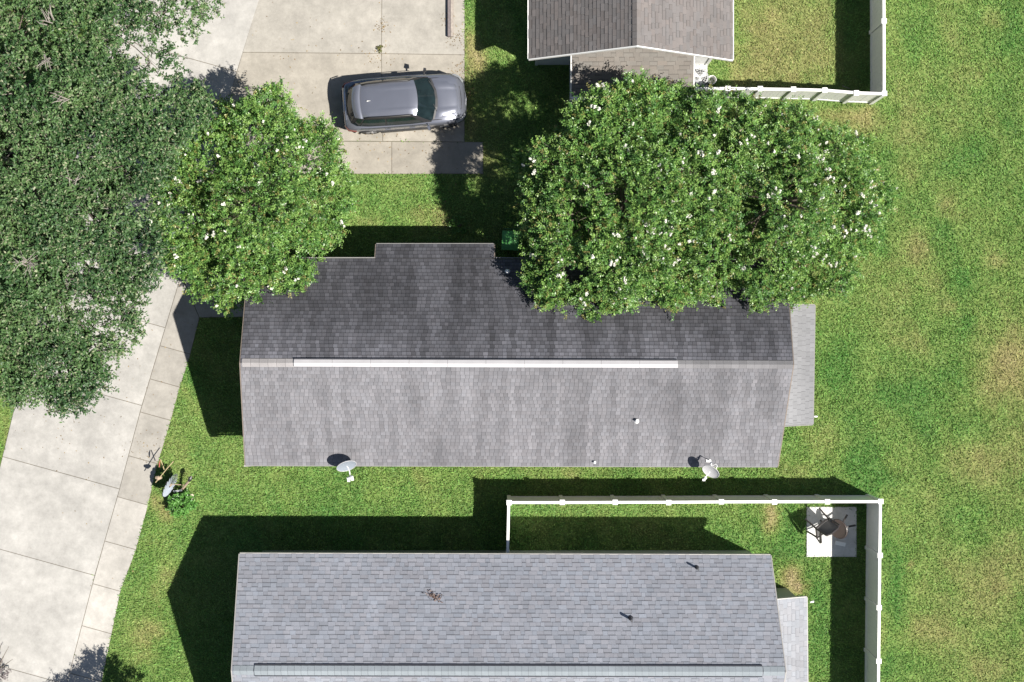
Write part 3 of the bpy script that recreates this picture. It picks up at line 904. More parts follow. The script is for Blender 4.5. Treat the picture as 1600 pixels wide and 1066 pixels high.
def boughs(lobes, k, rmin, rmax, reach=.92):
    """smaller boughs pushing out of each main lobe"""
    out = list(lobes)
    for (c, r, dn) in lobes:
        for _ in range(k if dn > .6 else 0):
            a = random.uniform(0, 2*math.pi); e = random.uniform(-.15, .9)
            u_ = Vector((math.cos(a)*math.cos(e), math.sin(a)*math.cos(e), math.sin(e)))
            q = random.uniform(rmin, rmax)*min(1.0, r[0])
            out.append(((c[0]+u_.x*r[0]*reach, c[1]+u_.y*r[1]*reach, c[2]+u_.z*r[2]*reach), (q, q, q*.8), dn*.95))
    return out
def leaves_mesh(pos, axis, nrm, ln, wd, col, name, mat, parent):
    side = unit(np.cross(axis, nrm))
    nrm = np.cross(side, axis)
    tip = pos + axis*ln[:,None] - nrm*(ln*0.12)[:,None]
    mid = pos + axis*(ln*0.5)[:,None]
    V = np.stack([pos, mid + side*(wd*.5)[:,None] + nrm*(wd*.12)[:,None], tip, mid - side*(wd*.5)[:,None] + nrm*(wd*.12)[:,None]], 1)
    return np_mesh(name, V, 4, mat, col, parent)

def shoots(p, u, K, slen, spread, upb, out):
    n = len(p)
    d = unit(u*out + np.array([0,0,upb]) + rng.normal(0, spread, (n,3)))
    t = (np.arange(K)+0.5)/K
    ln = slen[0] + (slen[1]-slen[0])*rng.random(n)
    droop = rng.uniform(0.0, 0.35, n)
    base = p[:,None,:] + d[:,None,:]*(t[None,:]*ln[:,None])[:,:,None]
    base[:,:,2] -= droop[:,None]*(t**2)[None,:]*ln[:,None]
    return base, d, ln, t

def branches(parent, base, lobes, r0, mat, name='limb', pr=1.0, jit=.25):
    for (c, r, dn) in lobes:
        c = Vector(c)
        if random.random() > pr: continue
        m = MB()
        a = Vector(base); b = c + Vector((random.uniform(-jit,jit), random.uniform(-jit,jit), r[2]*0.35))
        k1 = a.lerp(b, .35) + Vector((random.uniform(-jit,jit), random.uniform(-jit,jit), .35*abs(b.z-a.z)*.4))
        k2 = a.lerp(b, .7) + Vector((random.uniform(-jit,jit), random.uniform(-jit,jit), .1))
        m.tube([a, k1, k2, b], [r0, r0*.65, r0*.42, r0*.18], 6)
        for _ in range(3):
            e = c + Vector((random.uniform(-1,1)*r[0]*.85, random.uniform(-1,1)*r[1]*.85, random.uniform(.1,.8)*r[2]))
            m.tube([k2.lerp(b, random.random()), (k2+e)/2 + Vector((0,0,.1)), e], [r0*.3, r0*.2, r0*.07], 5)
        m.build(name, mat, parent)

# blossom clusters of the crape myrtles: little cones of crumpled petals
blossom_meshes = []
for k in range(6):
    r = np.random.default_rng(90+k); n = 46
    t = r.random(n)
    a = r.uniform(0, 2*np.pi, n); rad = (0.055*(1-t*0.8)+.012)*np.sqrt(r.random(n))
    c = np.stack([rad*np.cos(a), rad*np.sin(a), t*0.17], 1)
    nn = unit(r.normal(size=(n,3)) + np.array([0,0,.5]))
    s1 = unit(np.cross(nn, r.normal(size=(n,3)))); s2 = np.cross(nn, s1)
    sz = r.uniform(.012, .026, n)[:,None]
    V = np.stack([c-s1*sz-s2*sz, c+s1*sz-s2*sz, c+s1*sz+s2*sz, c-s1*sz+s2*sz], 1)
    me = bpy.data.meshes.new('blossom'); me.from_pydata(V.reshape(-1,3).tolist(), [], [tuple(range(i*4,i*4+4)) for i in range(n)])
    me.materials.append(M_petal); blossom_meshes.append(me)

def crape(name_label, lobes_px, base_px, nshoots, nblossom, stems=4, blossom_bias=None, group=None, kleaf=15, gap=.37):
    t = empty('crape_myrtle', P(*base_px)); b = P(*base_px)
    tag(t, name_label, 'tree', group or 'crape myrtles with white blossoms')
    b0 = Vector(b)
    lobes = []
    for (px, py, z, r, dn) in lobes_px:
        c = P(px, py, z) - b0
        lobes.append(((c.x, c.y, c.z), (r*random.uniform(.95,1.08), r*random.uniform(.92,1.05), r*random.uniform(.74,.88)), dn))
    big = sorted(lobes, key=lambda l: -l[1][0])
    for k in range(stems):
        m = MB(); a = 2*math.pi*k/stems
        foot = Vector((.14*math.cos(a), .14*math.sin(a), -.05)); top = Vector((.55*math.cos(a+.3), .55*math.sin(a+.3), 1.7))
        m.tube([foot, foot.lerp(top,.5)+Vector((random.uniform(-.08,.08),random.uniform(-.08,.08),0)), top], [.085,.07,.055], 8)
        m.build('trunk', M_bark, t)
    branches(t, (0,0,1.6), lobes, .05, M_bark)
    lobes_all = boughs(lobes, 6, .26, .48)
    p, u, idx = crown_points(lobes_all, nshoots, inner=.5, gap=gap, mult=3.8)
    base, d, ln, tt = shoots(p, u, kleaf, (.16,.46), .62, .42, .7)
    base += rng.normal(0, .012, base.shape)
    n = len(p); K = kleaf
    ref = unit(rng.normal(size=(n,3))*.5 + np.array([0,0,1]))
    sd = unit(np.cross(d, ref))
    sign = np.where(np.arange(K)%2==0, 1.0, -1.0)
    axis = unit(sd[:,None,:]*sign[None,:,None] + d[:,None,:]*.5 + rng.normal(0,.42,(n,K,3)))
    nrm = unit(np.cross(sd, d)[:,None,:]*np.where(np.cross(sd,d)[:,2:3]<0,-1,1)[:,None,:] + np.array([.15,-.08,.45]) + rng.normal(0,.38,(n,K,3)))
    L = (0.066 + 0.036*rng.random((n,K)))*(1.08-0.35*tt[None,:])
    # colour: fresh yellow green tips, deeper green inside, a few reddish shoots
    green = np.array([0.098,0.222,0.044]); lime = np.array([0.228,0.358,0.088]); red = np.array([0.27,0.18,0.070]); deep = np.array([0.065,0.155,0.038])
    mixv = np.clip(0.15 + 0.6*tt[None,:] + rng.normal(0,.25,(n,1)) + rng.normal(0,.12,(n,K)), 0, 1)[:,:,None]
    cl = green*(1-mixv) + lime*mixv
    isd = (rng.random((n,1,1)) < .28); cl = np.where(isd, deep*(1-mixv*.6)+green*mixv*.6, cl)
    isr = (rng.random((n,1,1)) < .10) & (tt[None,:,None] > .45); cl = np.where(isr, cl*.4+red*.6, cl)
    cl = cl*(0.75+0.5*rng.random((n,K,1)))
    leaves_mesh(base.reshape(-1,3), axis.reshape(-1,3), nrm.reshape(-1,3), L.ravel(), (L*.55).ravel(), cl.reshape(-1,3), 'crown', M_leaf_crape, t)
    # twigs
    sel = rng.choice(n, size=min(n, 500), replace=False)
    m = MB()
    for i in sel:
        a = Vector(p[i]); e = a + Vector(d[i])*float(ln[i]); cc = Vector(lobes_all[idx[i]][0])
        m.tube([cc.lerp(a, .6), a, e], [.008,.006,.003], 3, cap=False)
    m.build('twigs', M_bark, t, kind='stuff')
    # blossoms at shoot tips that look upward
    cand = np.where(u[:,2] > .25)[0]
    wgt = np.ones(len(cand))
    if blossom_bias is not None: wgt = blossom_bias(p[cand] + np.array(b0))
    pick = rng.choice(cand, size=nblossom, replace=False, p=wgt/wgt.sum())
    for i in pick:
        tipv = Vector(p[i]) + Vector(d[i])*float(ln[i])*random.uniform(.8, 1.05) + Vector((0,0,.05))
        for q in range(random.choice((1,1,1,2,2,3))):
            o = link(bpy.data.objects.new('blossom', random.choice(blossom_meshes)), t)
            o.location = tipv + Vector((random.uniform(-.13,.13), random.uniform(-.13,.13), random.uniform(-.05,.04)))*(1 if q else 0)
            dd = Vector(d[i]) + Vector((random.uniform(-.5,.5), random.uniform(-.5,.5), .3))
            o.rotation_euler = dd.to_track_quat('Z','Y').to_euler()
            s = random.uniform(.45, .95); o.scale = (s, s, s)
    return t

crape('crape myrtle in front of the parked car, between oak and dark roof', [
    (400,225,3.9,1.45,1),(330,255,3.7,1.3,1),(465,250,3.5,1.35,1),(400,325,4.4,1.75,1),(318,345,3.7,1.25,1),(480,325,3.5,1.25,1),(455,395,3.5,1.15,1),
    (385,410,3.7,1.2,1),(345,435,3.1,.8,1),(425,170,3.2,.72,1),(500,225,3.0,.75,1),(515,295,3.1,.75,1),(512,355,3.0,.55,.8),(345,195,3.2,.7,.9),(285,300,3.4,.7,1),(430,440,3.2,.55,.8),(278,285,3.7,.75,1),(280,345,3.7,.7,1),(292,400,3.4,.7,1),(532,290,3.0,.5,.8),(360,460,3.0,.5,.8)],
    (405,315), 9000, 75, gap=.34)
def bias_right(q): return 0.35 + np.clip((q[:,0]-2)/6, 0, 1.2)
crape('crape myrtle crown next to the green lidded bin', [
    (900,275,4.6,1.35,1),(868,345,4.2,1.05,1),(895,420,4.2,1.15,1),(965,205,4.8,1.35,1),(995,300,5.5,1.7,1),(985,395,5.0,1.5,1),(930,465,4.0,.65,1),
    (1020,165,4.3,.85,1),(850,290,4.0,.55,.7),(922,208,4.7,1.0,1),(893,238,4.6,.8,1),(845,395,3.8,.5,.8),(970,450,4.0,.6,1),(1000,150,3.8,.5,.8),(842,255,3.8,.3,.8),(1050,430,4.3,1.0,1),(870,300,4.3,1.0,1),(915,330,5.0,1.4,1),(820,250,3.6,.3,.8),(845,430,3.9,.5,.9)],
    (965,345), 9600, 65, blossom_bias=bias_right, gap=.365)
crape('crape myrtle crown nearest the open lawn and pale patio roof', [
    (1110,218,4.5,1.3,1),(1090,300,5.0,1.6,1),(1115,395,4.4,1.4,1),(1195,236,4.5,1.4,1),(1205,320,5.0,1.75,1),(1200,415,4.1,1.25,1),(1285,262,4.0,1.25,1),
    (1300,340,3.9,1.4,1),(1285,415,3.4,1.0,1),(1345,300,3.2,.8,.9),(1340,370,3.1,.7,.9),(1130,455,3.5,.75,1),(1235,196,3.6,.7,1),(1150,188,3.8,.75,1),(1225,455,3.2,.5,1),(1335,235,3.0,.5,.8),(1362,330,2.8,.45,.7),(1070,163,3.6,.6,.9)],
    (1200,320), 11500, 130, blossom_bias=bias_right, gap=.39)
crape('small crape myrtle below the sidewalk, outside the picture', [
    (215,1150,3.2,.9,1),(170,1165,2.9,.8,1),(255,1180,3.0,.9,1),(200,1210,3.3,.9,1)], (215,1165), 1200, 12, stems=3)

# the live oak
oak = empty('oak_tree', P(40, 260)); ob = P(40, 260)
tag(oak, 'large dark green live oak overhanging the concrete road', 'tree')
OL = []
for (px, py, z, r, dn) in [
    (45,45,7.4,1.35,1),(125,45,7.2,1.3,1),(185,25,6.6,.8,.75),(215,70,6.3,.9,.42),(280,20,6.0,.9,.42),(320,5,5.7,.55,.35),(250,115,6.4,.8,.55),(60,140,8.0,1.4,1),(140,140,7.6,1.25,1),(205,165,7.2,1.0,1),(255,185,6.5,.95,1),
    (55,230,8.2,1.2,1),(120,235,8.0,1.15,1),(195,245,7.4,1.15,1),(226,258,6.6,.95,1),(300,170,5.6,.55,.9),(70,315,8.2,1.3,1),(150,320,7.8,1.3,1),(203,330,6.9,1.05,1),
    (55,405,7.8,1.3,1),(135,400,7.4,1.15,1),(205,395,6.8,.95,1),(60,490,7.2,1.2,1),(115,470,6.9,.8,1),(180,470,6.4,.75,.9),(190,515,6.0,.65,.75),(155,535,6.0,.6,.7),(70,560,6.6,1.05,1),(115,575,6.3,.85,.95),
    (150,590,5.8,.5,.7),(95,620,5.8,.55,.7),(30,590,6.2,.7,.7),(5,620,5.6,.4,.6),(-10,60,7.2,1.4,1),(-15,160,7.8,1.4,1),(-20,290,8.0,1.5,1),(-15,390,7.8,1.4,1),(-15,490,7.4,1.4,1),(-20,570,6.6,1.0,.8),(-90,120,7.4,1.7,.6),(-90,260,7.8,1.8,.6),(-90,400,7.4,1.8,.6),(-80,-30,6.8,1.6,.6),(60,-40,6.8,1.4,.8),(150,-50,6.4,1.2,.7)]:
    c = P(px, py, z) - ob
    OL.append(((c.x, c.y, c.z), (r, r*random.uniform(.92,1.05), r*random.uniform(.55,.75)), dn))
m = MB(); m.tube([(0,0,-.1),(.1,.05,1.2),(.05,.1,2.6),(.2,0,3.8)], [.46,.36,.33,.28], 12); m.build('trunk', M_bark, oak, smooth=True)
branches(oak, (.15,.03,3.5), [l for l in OL if l[2] > .6], .13, M_bark, pr=.8, jit=.5)
branches(oak, (3.2,4.6,5.2), [l for l in OL if l[2] < .6 and l[0][0] > 2], .035, M_bark, jit=.2)
OLA = boughs(OL, 6, .28, .5)
p, u, idx = crown_points(OLA, 19000, inner=.45, gap=.395, mult=4.0, gf=1.15)
K = 14
base, d, ln, tt = shoots(p, u, K, (.18,.48), .6, .22, .7)
n = len(p)
axis = unit(rng.normal(size=(n,K,3)) + d[:,None,:]*.7)
nrm = unit(rng.normal(size=(n,K,3))*.55 + u[:,None,:]*.5 + np.array([0,0,.8]))
L = 0.075 + 0.055*rng.random((n,K))
og = np.array([0.062,0.130,0.040]); ol = np.array([0.125,0.205,0.075]); od = np.array([0.028,0.070,0.025]); oy = np.array([0.23,0.25,0.15])
mixv = np.clip(rng.normal(.48,.20,(n,1)) + 1.1*(NZ.fbm(p[:,0]*.9, p[:,1]*.9, 2)-.5)[:,None] + rng.normal(0,.2,(n,K)), 0, 1)[:,:,None]
cl = np.where(mixv < .5, od+(og-od)*mixv*2, og+(ol-og)*(mixv-.5)*2)
iy = rng.random((n,K,1)) < .10; cl = np.where(iy, oy, cl)
leaves_mesh(base.reshape(-1,3), axis.reshape(-1,3), nrm.reshape(-1,3), L.ravel(), (L*.46).ravel(), cl.reshape(-1,3), 'crown', M_leaf_oak, oak)
m = MB()
for i in rng.choice(n, size=1500, replace=False):
    a = Vector(p[i]); e = a + Vector(d[i])*float(ln[i]); cc = Vector(OLA[idx[i]][0])
    m.tube([cc.lerp(a, .75), a, e], [.012,.008,.004], 3, cap=False)
m.build('twigs', M_deadwood, oak, kind='stuff')
# bare grey dead branches that show between the leaves
for (px, py, z, r, k) in [(42,410,8.75,.55,16),(76,32,8.3,.5,9),(70,90,8.9,.45,9),(100,150,8.9,.5,8),(110,285,8.9,.5,7),(165,60,7.2,.5,7),(175,330,8.5,.35,6),(30,545,7.6,.4,6),(100,440,8.0,.4,7)]:
    m = MB(); c = P(px, py, z) - ob
    a0 = random.uniform(0, 6.28)
    for q in range(k):
        a = a0 + random.uniform(-1.1, 1.1) if k < 12 else random.uniform(0, 6.28)
        e = c + Vector((math.cos(a)*r*random.uniform(.4,1), math.sin(a)*r*random.uniform(.4,1), random.uniform(-.05,.12)))
        s = c + Vector((random.uniform(-.12,.12), random.uniform(-.12,.12), -.15))
        m.tube([s, (s+e)/2 + Vector((random.uniform(-.06,.06), random.uniform(-.06,.06), .06)), e], [.018,.012,.005], 4)
    m.build('dead_branch', M_deadwood, oak)
m = MB(); a = P(168,50,6.2)-ob; b = P(183,98,5.9)-ob
m.tube([a + Vector((-.5,.4,-.4)), a, b, b+Vector((.1,-.8,-.5))], [.09,.075,.06,.05], 7); m.build('limb', M_deadwood, oak)

# ------------------------------------------------------------------ parked car
M_paint = mat_plain('silver_paint', (0.205, 0.215, 0.255), 0.25, metal=0.6, spec=0.5, nscale=3, namt=0.03, coat=0.6)
M_carglass = mat_plain('car_glass', (0.010, 0.018, 0.021), 0.04, spec=0.35, nscale=2.5, namt=0.5)
M_rubber = mat_plain('tyre_rubber', (0.018, 0.018, 0.018), 0.8)
M_rim = mat_plain('alloy_rim', (0.42, 0.42, 0.44), 0.3, metal=0.8)
M_cladding = mat_plain('black_cladding', (0.022, 0.022, 0.024), 0.5)
M_red = mat_plain('red_lens', (0.22, 0.012, 0.012), 0.15, spec=0.6)
M_lens = mat_plain('clear_lens', (0.26, 0.27, 0.29), 0.1, spec=0.8)
M_chrome = mat_plain('bright_trim', (0.6, 0.6, 0.6), 0.2, metal=0.9)
car = empty('parked_car', P(634.5, 166, 0.03), math.radians(4.6))
tag(car, 'silver grey compact SUV parked on the concrete driveway', 'car')
ST = [(-2.16,.62,.50,.74,.78),(-2.12,.76,.38,.88,.92),(-2.0,.84,.30,.98,1.0),(-1.75,.885,.26,1.02,1.03),(-1.3,.91,.24,1.02,1.03),(-.5,.90,.2,1.0,1.01),(.4,.90,.2,.98,1.0),
      (.95,.905,.2,.96,1.03),(1.3,.905,.23,.93,1.02),(1.65,.885,.25,.87,.955),(1.9,.83,.28,.79,.875),(2.05,.74,.32,.70,.77),(2.13,.63,.38,.60,.65),(2.15,.5,.42,.52,.54)]
def section(x, w, zl, zs, zt):
    h = [(0,zl),(.86*w,zl),(.965*w,zl+.10),(w,zl+.5*(zs-zl)),(.985*w,zs-.10),(.955*w,zs-.015),(.90*w,zs+.30*(zt-zs)),(.78*w,zs+.70*(zt-zs)),(.55*w,zs+.90*(zt-zs)),(.25*w,zs+.985*(zt-zs)),(0,zt)]
    return [(x,y,z) for y,z in h] + [(x,-y,z) for y,z in reversed(h[1:-1])] + [(x,0,zl)]
# body without the bonnet, the bonnet is its own panel
m = MB(); m.grid([section(*s) for s in ST])
m.poly([q for q in section(*ST[0])[:-1]]); m.poly(list(reversed(section(*ST[-1])[:-1])))
body = m.build('body', M_paint, car, smooth=True)
m = MB(); rows = []
for x in np.linspace(1.02, 2.0, 9):
    wv = float(np.interp(x, [s[0] for s in ST], [s[1] for s in ST])); zs = float(np.interp(x, [s[0] for s in ST], [s[3] for s in ST])); zt = float(np.interp(x, [s[0] for s in ST], [s[4] for s in ST]))
    row = []
    for k in np.linspace(-1, 1, 17):
        y = k*wv*.80; a = abs(k)*.80
        zz = float(np.interp(a, [0,.25,.55,.78,.9], [zt, zs+.985*(zt-zs), zs+.90*(zt-zs), zs+.70*(zt-zs), zs+.30*(zt-zs)]))
        rib = .022*math.exp(-((a-.50)/.05)**2)
        row.append((x - .09*k*k, y, zz + .012 + rib - (.03 if abs(k) > .97 or x > 1.98 or x < 1.03 else 0)))
    rows.append(row)
m.grid(rows, flip=True); m.build('bonnet', M_paint, car, smooth=True)
m = MB()
for e_ in ([r[0] for r in rows], [r[-1] for r in rows], rows[-1], rows[0]):
    m.tube([(q[0], q[1]*1.012, q[2]+.022) for q in e_], .012, 4)
m.build('panel_gap', M_cladding, car)
# greenhouse
def ring(k):      # 0 belt line, 1 roof line: half outline from front centre to rear centre
    bot = [(1.14,0,1.03),(1.10,.35,1.03),(1.00,.62,1.02),(.90,.79,.99),(.2,.815,1.0),(-.6,.81,1.02),(-1.3,.79,1.03),(-1.72,.74,1.03),(-1.90,.62,1.02),(-1.99,.32,1.02),(-2.02,0,1.02)]
    top = [(.50,0,1.585),(.485,.28,1.575),(.44,.48,1.56),(.36,.60,1.54),(-.05,.615,1.57),(-.6,.615,1.58),(-1.1,.60,1.575),(-1.45,.575,1.55),(-1.60,.52,1.54),(-1.68,.28,1.55),(-1.70,0,1.555)]
    return [Vector(b).lerp(Vector(t), k) + Vector((0, .025*math.sin(math.pi*k)*(1 if 3 <= i <= 7 else 0), 0)) for i, (b, t) in enumerate(zip(bot, top))]
def mirror(p): return Vector((p.x, -p.y, p.z))
def strip(i0, i1, k0, k1, side, off=0.0, n=4):
    rows = []
    for k in np.linspace(k0, k1, n):
        r = ring(k)[i0:i1+1]; rows.append([q if side > 0 else mirror(q) for q in r])
    return rows
m = MB()       # pillars and frames: the whole shell in body colour
for s in (1, -1):
    m.grid(strip(0, 10, 0, 1, s, n=5), flip=(s > 0))
shell = m.build('cabin', M_cladding, car, smooth=True)
def pane_(rows, flip, off):
    """lift a strip off the shell"""
    out = []
    c = Vector((-.4, 0, 1.0))
    for r in rows: out.append([q + Vector((q.x-c.x if abs(q.y) < .6 else 0, q.y*1.6, .35)).normalized()*off for q in r])
    return out
m = MB(); rows = []
for k in np.linspace(.04, .97, 6):
    r = ring(k); h = [r[0], r[1], r[2], r[2].lerp(r[3], .75)]
    rows.append([mirror(q) for q in reversed(h[1:])] + h)
m.grid(pane_(rows, 0, .012), flip=False); m.build('windscreen', M_carglass, car, smooth=True)
m = MB(); rows = []
for k in np.linspace(.12, .93, 6):
    r = ring(k); h = [r[10], r[9], r[8].lerp(r[9], .15)]
    rows.append([mirror(q) for q in reversed(h[1:])] + h)
m.grid(pane_(rows, 0, .012), flip=True); m.build('rear_window', M_carglass, car, smooth=True)
for s in (1, -1):
    for a, b in (((3,.30),(5,.05)), ((5,.15),(6,.75)), ((6,.9),(7,.7))):
        rows = []
        for k in np.linspace(.10, .88, 4):
            r = ring(k)
            pts = [r[a[0]].lerp(r[a[0]+1], a[1])] + [r[i] for i in range(a[0]+1, b[0]+1)] + [r[b[0]].lerp(r[b[0]+1], b[1])]
            rows.append([q if s > 0 else mirror(q) for q in pts])
        m = MB(); m.grid(pane_(rows, 0, .012), flip=(s > 0)); m.build('side_window', M_carglass, car, smooth=True)
# roof skin with two long ribs and a spoiler
m = MB(); rows = []
for i, x in enumerate(np.linspace(0, 1, 13)):
    row = []
    for k in np.linspace(-1, 1, 19):
        a = abs(k)
        xf = .515 - .09*a*a; xb = -1.48 - .0*a
        X = xf + (xb-xf)*x
        half = .615 - .03*x
        z = 1.60 + .055*math.sin(math.pi*min(1,(.18+.75*x))) *1.0 - .055*a**3
        z += .030*math.exp(-((a-(.62+.14*x))/.045)**2)*(1 if .06 < x < .97 else 0)
        row.append((X, k*half, z - (.03 if i in (0, 12) else 0)))
    rows.append(row)
m.grid(rows, flip=False); m.build('roof_panel', M_paint, car, smooth=True)
m = MB(); rows = []
for X, dz, hw in ((-1.475,.012,.60),(-1.50,.040,.60),(-1.62,.028,.575),(-1.76,-.012,.53),(-1.78,-.045,.52)):
    rows.append([(X + .07*(k*k) - .03*0, k*hw, 1.60 + dz - .035*abs(k)**3) for k in np.linspace(-1, 1, 11)])
m.grid(rows); m.build('spoiler', M_paint, car, smooth=True)
for s in (1, -1):
    m = MB(); pts = [(.30,s*.60,1.585),(.20,s*.605,1.645),(-.5,s*.61,1.67),(-1.2,s*.59,1.655),(-1.38,s*.58,1.585)]
    m.tube(pts, .03, 6); m.build('roof_rail', M_black, car, smooth=True)
    # mirrors
    m = MB(); m.tube([(.78,s*.86,1.03),(.80,s*.97,1.06)], .03, 6)
    m.add([(.74,s*.95,1.0),(.86,s*.95,1.0),(.87,s*1.09,1.02),(.79,s*1.10,1.02),(.74,s*.95,1.13),(.85,s*.95,1.14),(.85,s*1.08,1.13),(.79,s*1.10,1.13)], [(0,3,2,1),(4,5,6,7),(0,1,5,4),(1,2,6,5),(2,3,7,6),(3,0,4,7)])
    m.build('wing_mirror', M_paint if s < 0 else M_cladding, car)
    # lamps
    m = MB(); m.grid([[(1.74,s*.80,.90),(1.96,s*.70,.83),(2.075,s*.52,.745)],[(1.78,s*.868,.81),(1.99,s*.775,.72),(2.11,s*.60,.665)]], flip=(s < 0)); 
    m.v = [(q[0]+.012, q[1]*1.012, q[2]+.022) for q in m.v]; m.build('headlight', M_lens, car, smooth=True)
    m = MB(); m.grid([[(-1.70,s*.895,1.0),(-1.98,s*.83,.985),(-2.11,s*.66,.93)],[(-1.74,s*.915,.86),(-2.02,s*.862,.84),(-2.145,s*.68,.80)]], flip=(s > 0))
    m.v = [(q[0]-.014, q[1]*1.012, q[2]+.015) for q in m.v]; m.build('taillight', M_red, car, smooth=True)
    # sill trim and door handles
    m = MB(); m.bar((-.95,s*.905,.36),(.95,s*.905,.36),.05,.26); m.build('sill_cladding', M_cladding, car)
    m = MB(); m.tube([(.85,s*.872,1.005),(.2,s*.885,1.01),(-.6,s*.885,1.03),(-1.55,s*.862,1.045)], .012, 5); m.build('belt_trim', M_chrome, car)
    for x in (-.75, .12):
        m = MB(); m.bar((x,s*.915,.86),(x+.2,s*.915,.87),.03,.035); m.build('door_handle', M_paint, car)
    for x in (-1.30, 1.32):
        wm = MB(); pts = []
        prof = [(.20,.10),(.29,.105),(.335,.085),(.345,.05),(.345,-.05),(.335,-.085),(.29,-.105),(.20,-.10)]
        wheel = bpy.data.objects.new('wheel', None); link(wheel, car); wheel.location = (x, s*.805, .345); wheel.empty_display_size = .1
        rows = [[(r_*math.cos(a), y_, r_*math.sin(a)) for r_, y_ in prof] for a in np.linspace(0, 2*math.pi, 25)]
        wm.grid(rows); wm.build('tyre', M_rubber, wheel, smooth=True)
        rm = MB()
        for q in range(5):
            a = 2*math.pi*q/5
            rm.bar((0, s*.085, 0), (.21*math.cos(a), s*.095, .21*math.sin(a)), .03, .06)
        rm.tube([(0,s*.02,0),(0,s*.07,0)], .205, 20); rm.build('rim', M_rim, wheel)
        am = MB(); rows = []
        for a in np.linspace(-.1, math.pi+.1, 13):
            rows.append([(x + r_*math.cos(a), s*yy, .345 + r_*math.sin(a)) for r_, yy in ((.36,.87),(.37,.925),(.44,.922),(.45,.885))])
        am.grid(rows, flip=(s > 0)); am.build('wheel_arch', M_cladding, car)
m = MB(); m.grid([[(2.09,-.45,.66),(2.15,0,.68),(2.09,.45,.66)],[(2.14,-.42,.50),(2.185,0,.50),(2.14,.42,.50)]], flip=False); m.build('grille', M_cladding, car)
m = MB()
for zz in (.55,.60,.645): m.tube([(2.135-.3*(zz-.5),-.42,zz),(2.195-.3*(zz-.5),0,zz+.005),(2.135-.3*(zz-.5),.42,zz)], .009, 5)
m.build('grille_bars', M_chrome, car)
m = MB(); m.grid([[(1.02,-.72,1.03),(1.16,-.3,1.05),(1.19,0,1.055),(1.16,.3,1.05),(1.02,.72,1.03)],[(.96,-.72,1.045),(1.08,-.3,1.07),(1.11,0,1.07),(1.08,.3,1.07),(.96,.72,1.045)]]); m.build('cowl', M_cladding, car)
for y in (-.45, .2):
    m = MB(); m.tube([(1.13,y,1.065),(1.02,y+.28,1.115),(.93,y+.42,1.17)], .009, 5); m.build('wiper', M_black, car)
m = MB(); m.bar((-2.15,-.62,.56),(-2.15,.62,.56),.10,.18); m.build('rear_bumper_trim', M_cladding, car)
m = MB(); m.box((-2.152,0,.78), (.02,.34,.12)); m.build('number_plate', M_pvc, car)
m = MB(); m.add([(-1.24,-.025,1.645),(-1.24,.025,1.645),(-1.09,0,1.648),(-1.23,0,1.70)], [(0,1,3),(1,2,3),(2,0,3)]); m.build('antenna_fin', M_white, car)
m = MB(); m.bar((-2.06,-.5,1.02),(-2.06,.5,1.02),.04,.03); m.build('tailgate_trim', M_chrome, car)

# ------------------------------------------------------------------ satellite dishes
M_dish = mat_plain('dish_grey', (0.23, 0.26, 0.295), 0.5, nscale=10, namt=0.05)
M_dishw = mat_plain('dish_white', (0.42, 0.415, 0.42), 0.45, nscale=10, namt=0.05)
def dish(label, c, facing, a, b, depth, mat, arm_to, lnb, mount):
    t = empty('satellite_dish', mount); tag(t, label, 'satellite dish', 'satellite dishes on the eave of the dark roof')
    c = Vector(c) - Vector(mount); n = Vector(facing).normalized()
    u = Vector((0,0,1)).cross(n).normalized(); v_ = n.cross(u)
    m = MB(); rows = []; nr = 7; na = 33
    for th in (0, -.018):
        rws = []
        for i in range(nr+1):
            r = i/nr
            rws.append([c + u*(a*r*math.cos(q)) + v_*(b*r*math.sin(q)) + n*(depth*(r*r-1) + th) for q in np.linspace(0, 2*math.pi, na)])
        rows.append(rws)
    m.grid(rows[0], flip=False); m.grid(rows[1], flip=True)
    m.grid([rows[0][-1], rows[1][-1]])
    m.build('reflector', mat, t, smooth=True)
    rim = MB(); rim.tube([c + u*(a*math.cos(q)) + v_*(b*math.sin(q)) for q in np.linspace(0, 2*math.pi, 33)], .011, 6, cap=False); rim.build('rim', M_dishw, t, smooth=True)
    A = Vector(arm_to) - Vector(mount); bot = c - v_*b*1.0 - n*.02
    m = MB(); m.tube([c - n*(depth+.03), bot, bot.lerp(A,.5) - Vector((0,0,.03)), A], .02, 6); m.build('feed_arm', M_pvc, t)
    d = (A - bot).normalized()
    for k in range(lnb):
        m = MB(); q = A + u*(k-(lnb-1)/2)*.13
        m.tube([q, q + (c-A).normalized()*.09], [.045,.055], 8); m.box(q - (c-A).normalized()*.03, (.09,.07,.07)); m.build('receiver', M_pvc, t)
    m = MB(); back = c - n*(depth+.05)
    m.tube([(0,0,0), (0,0,max(.08, back.z-.03)), back], .026, 8); m.box((0,0,.012), (.16,.16,.024)); m.build('mast', M_pvc, t)
    return t
e1 = SL.lerp(SR, (541-383)/(1215-383))
dc = P(541.5, 728.5, 3.42)
dish('pale blue grey satellite dish at the left end of the eave', dc, (.30,-.80,.50), .335, .33, .05, M_dish, P(547.5,749,3.25), 2, (dc.x-.03, SL.y+.16, SL.z+.10))
dc = P(1110.5, 737, 3.62)
dt = dish('white satellite dish with side brackets at the right end of the eave', dc, (-.42,-.62,.66), .30, .25, .05, M_dishw, P(1100.5,749,3.5), 1, P(1107, 718.5, 2.95))
m = MB(); mo = Vector(P(1107,718.5,2.95)); cc = Vector(dc) - mo
m.tube([cc+Vector((-.02,.16,-.02)), cc+Vector((.16,.26,.10)), cc+Vector((.20,.20,.12)), cc+Vector((.16,.08,.06))], .014, 6); m.build('bracket', M_pvc, dt)

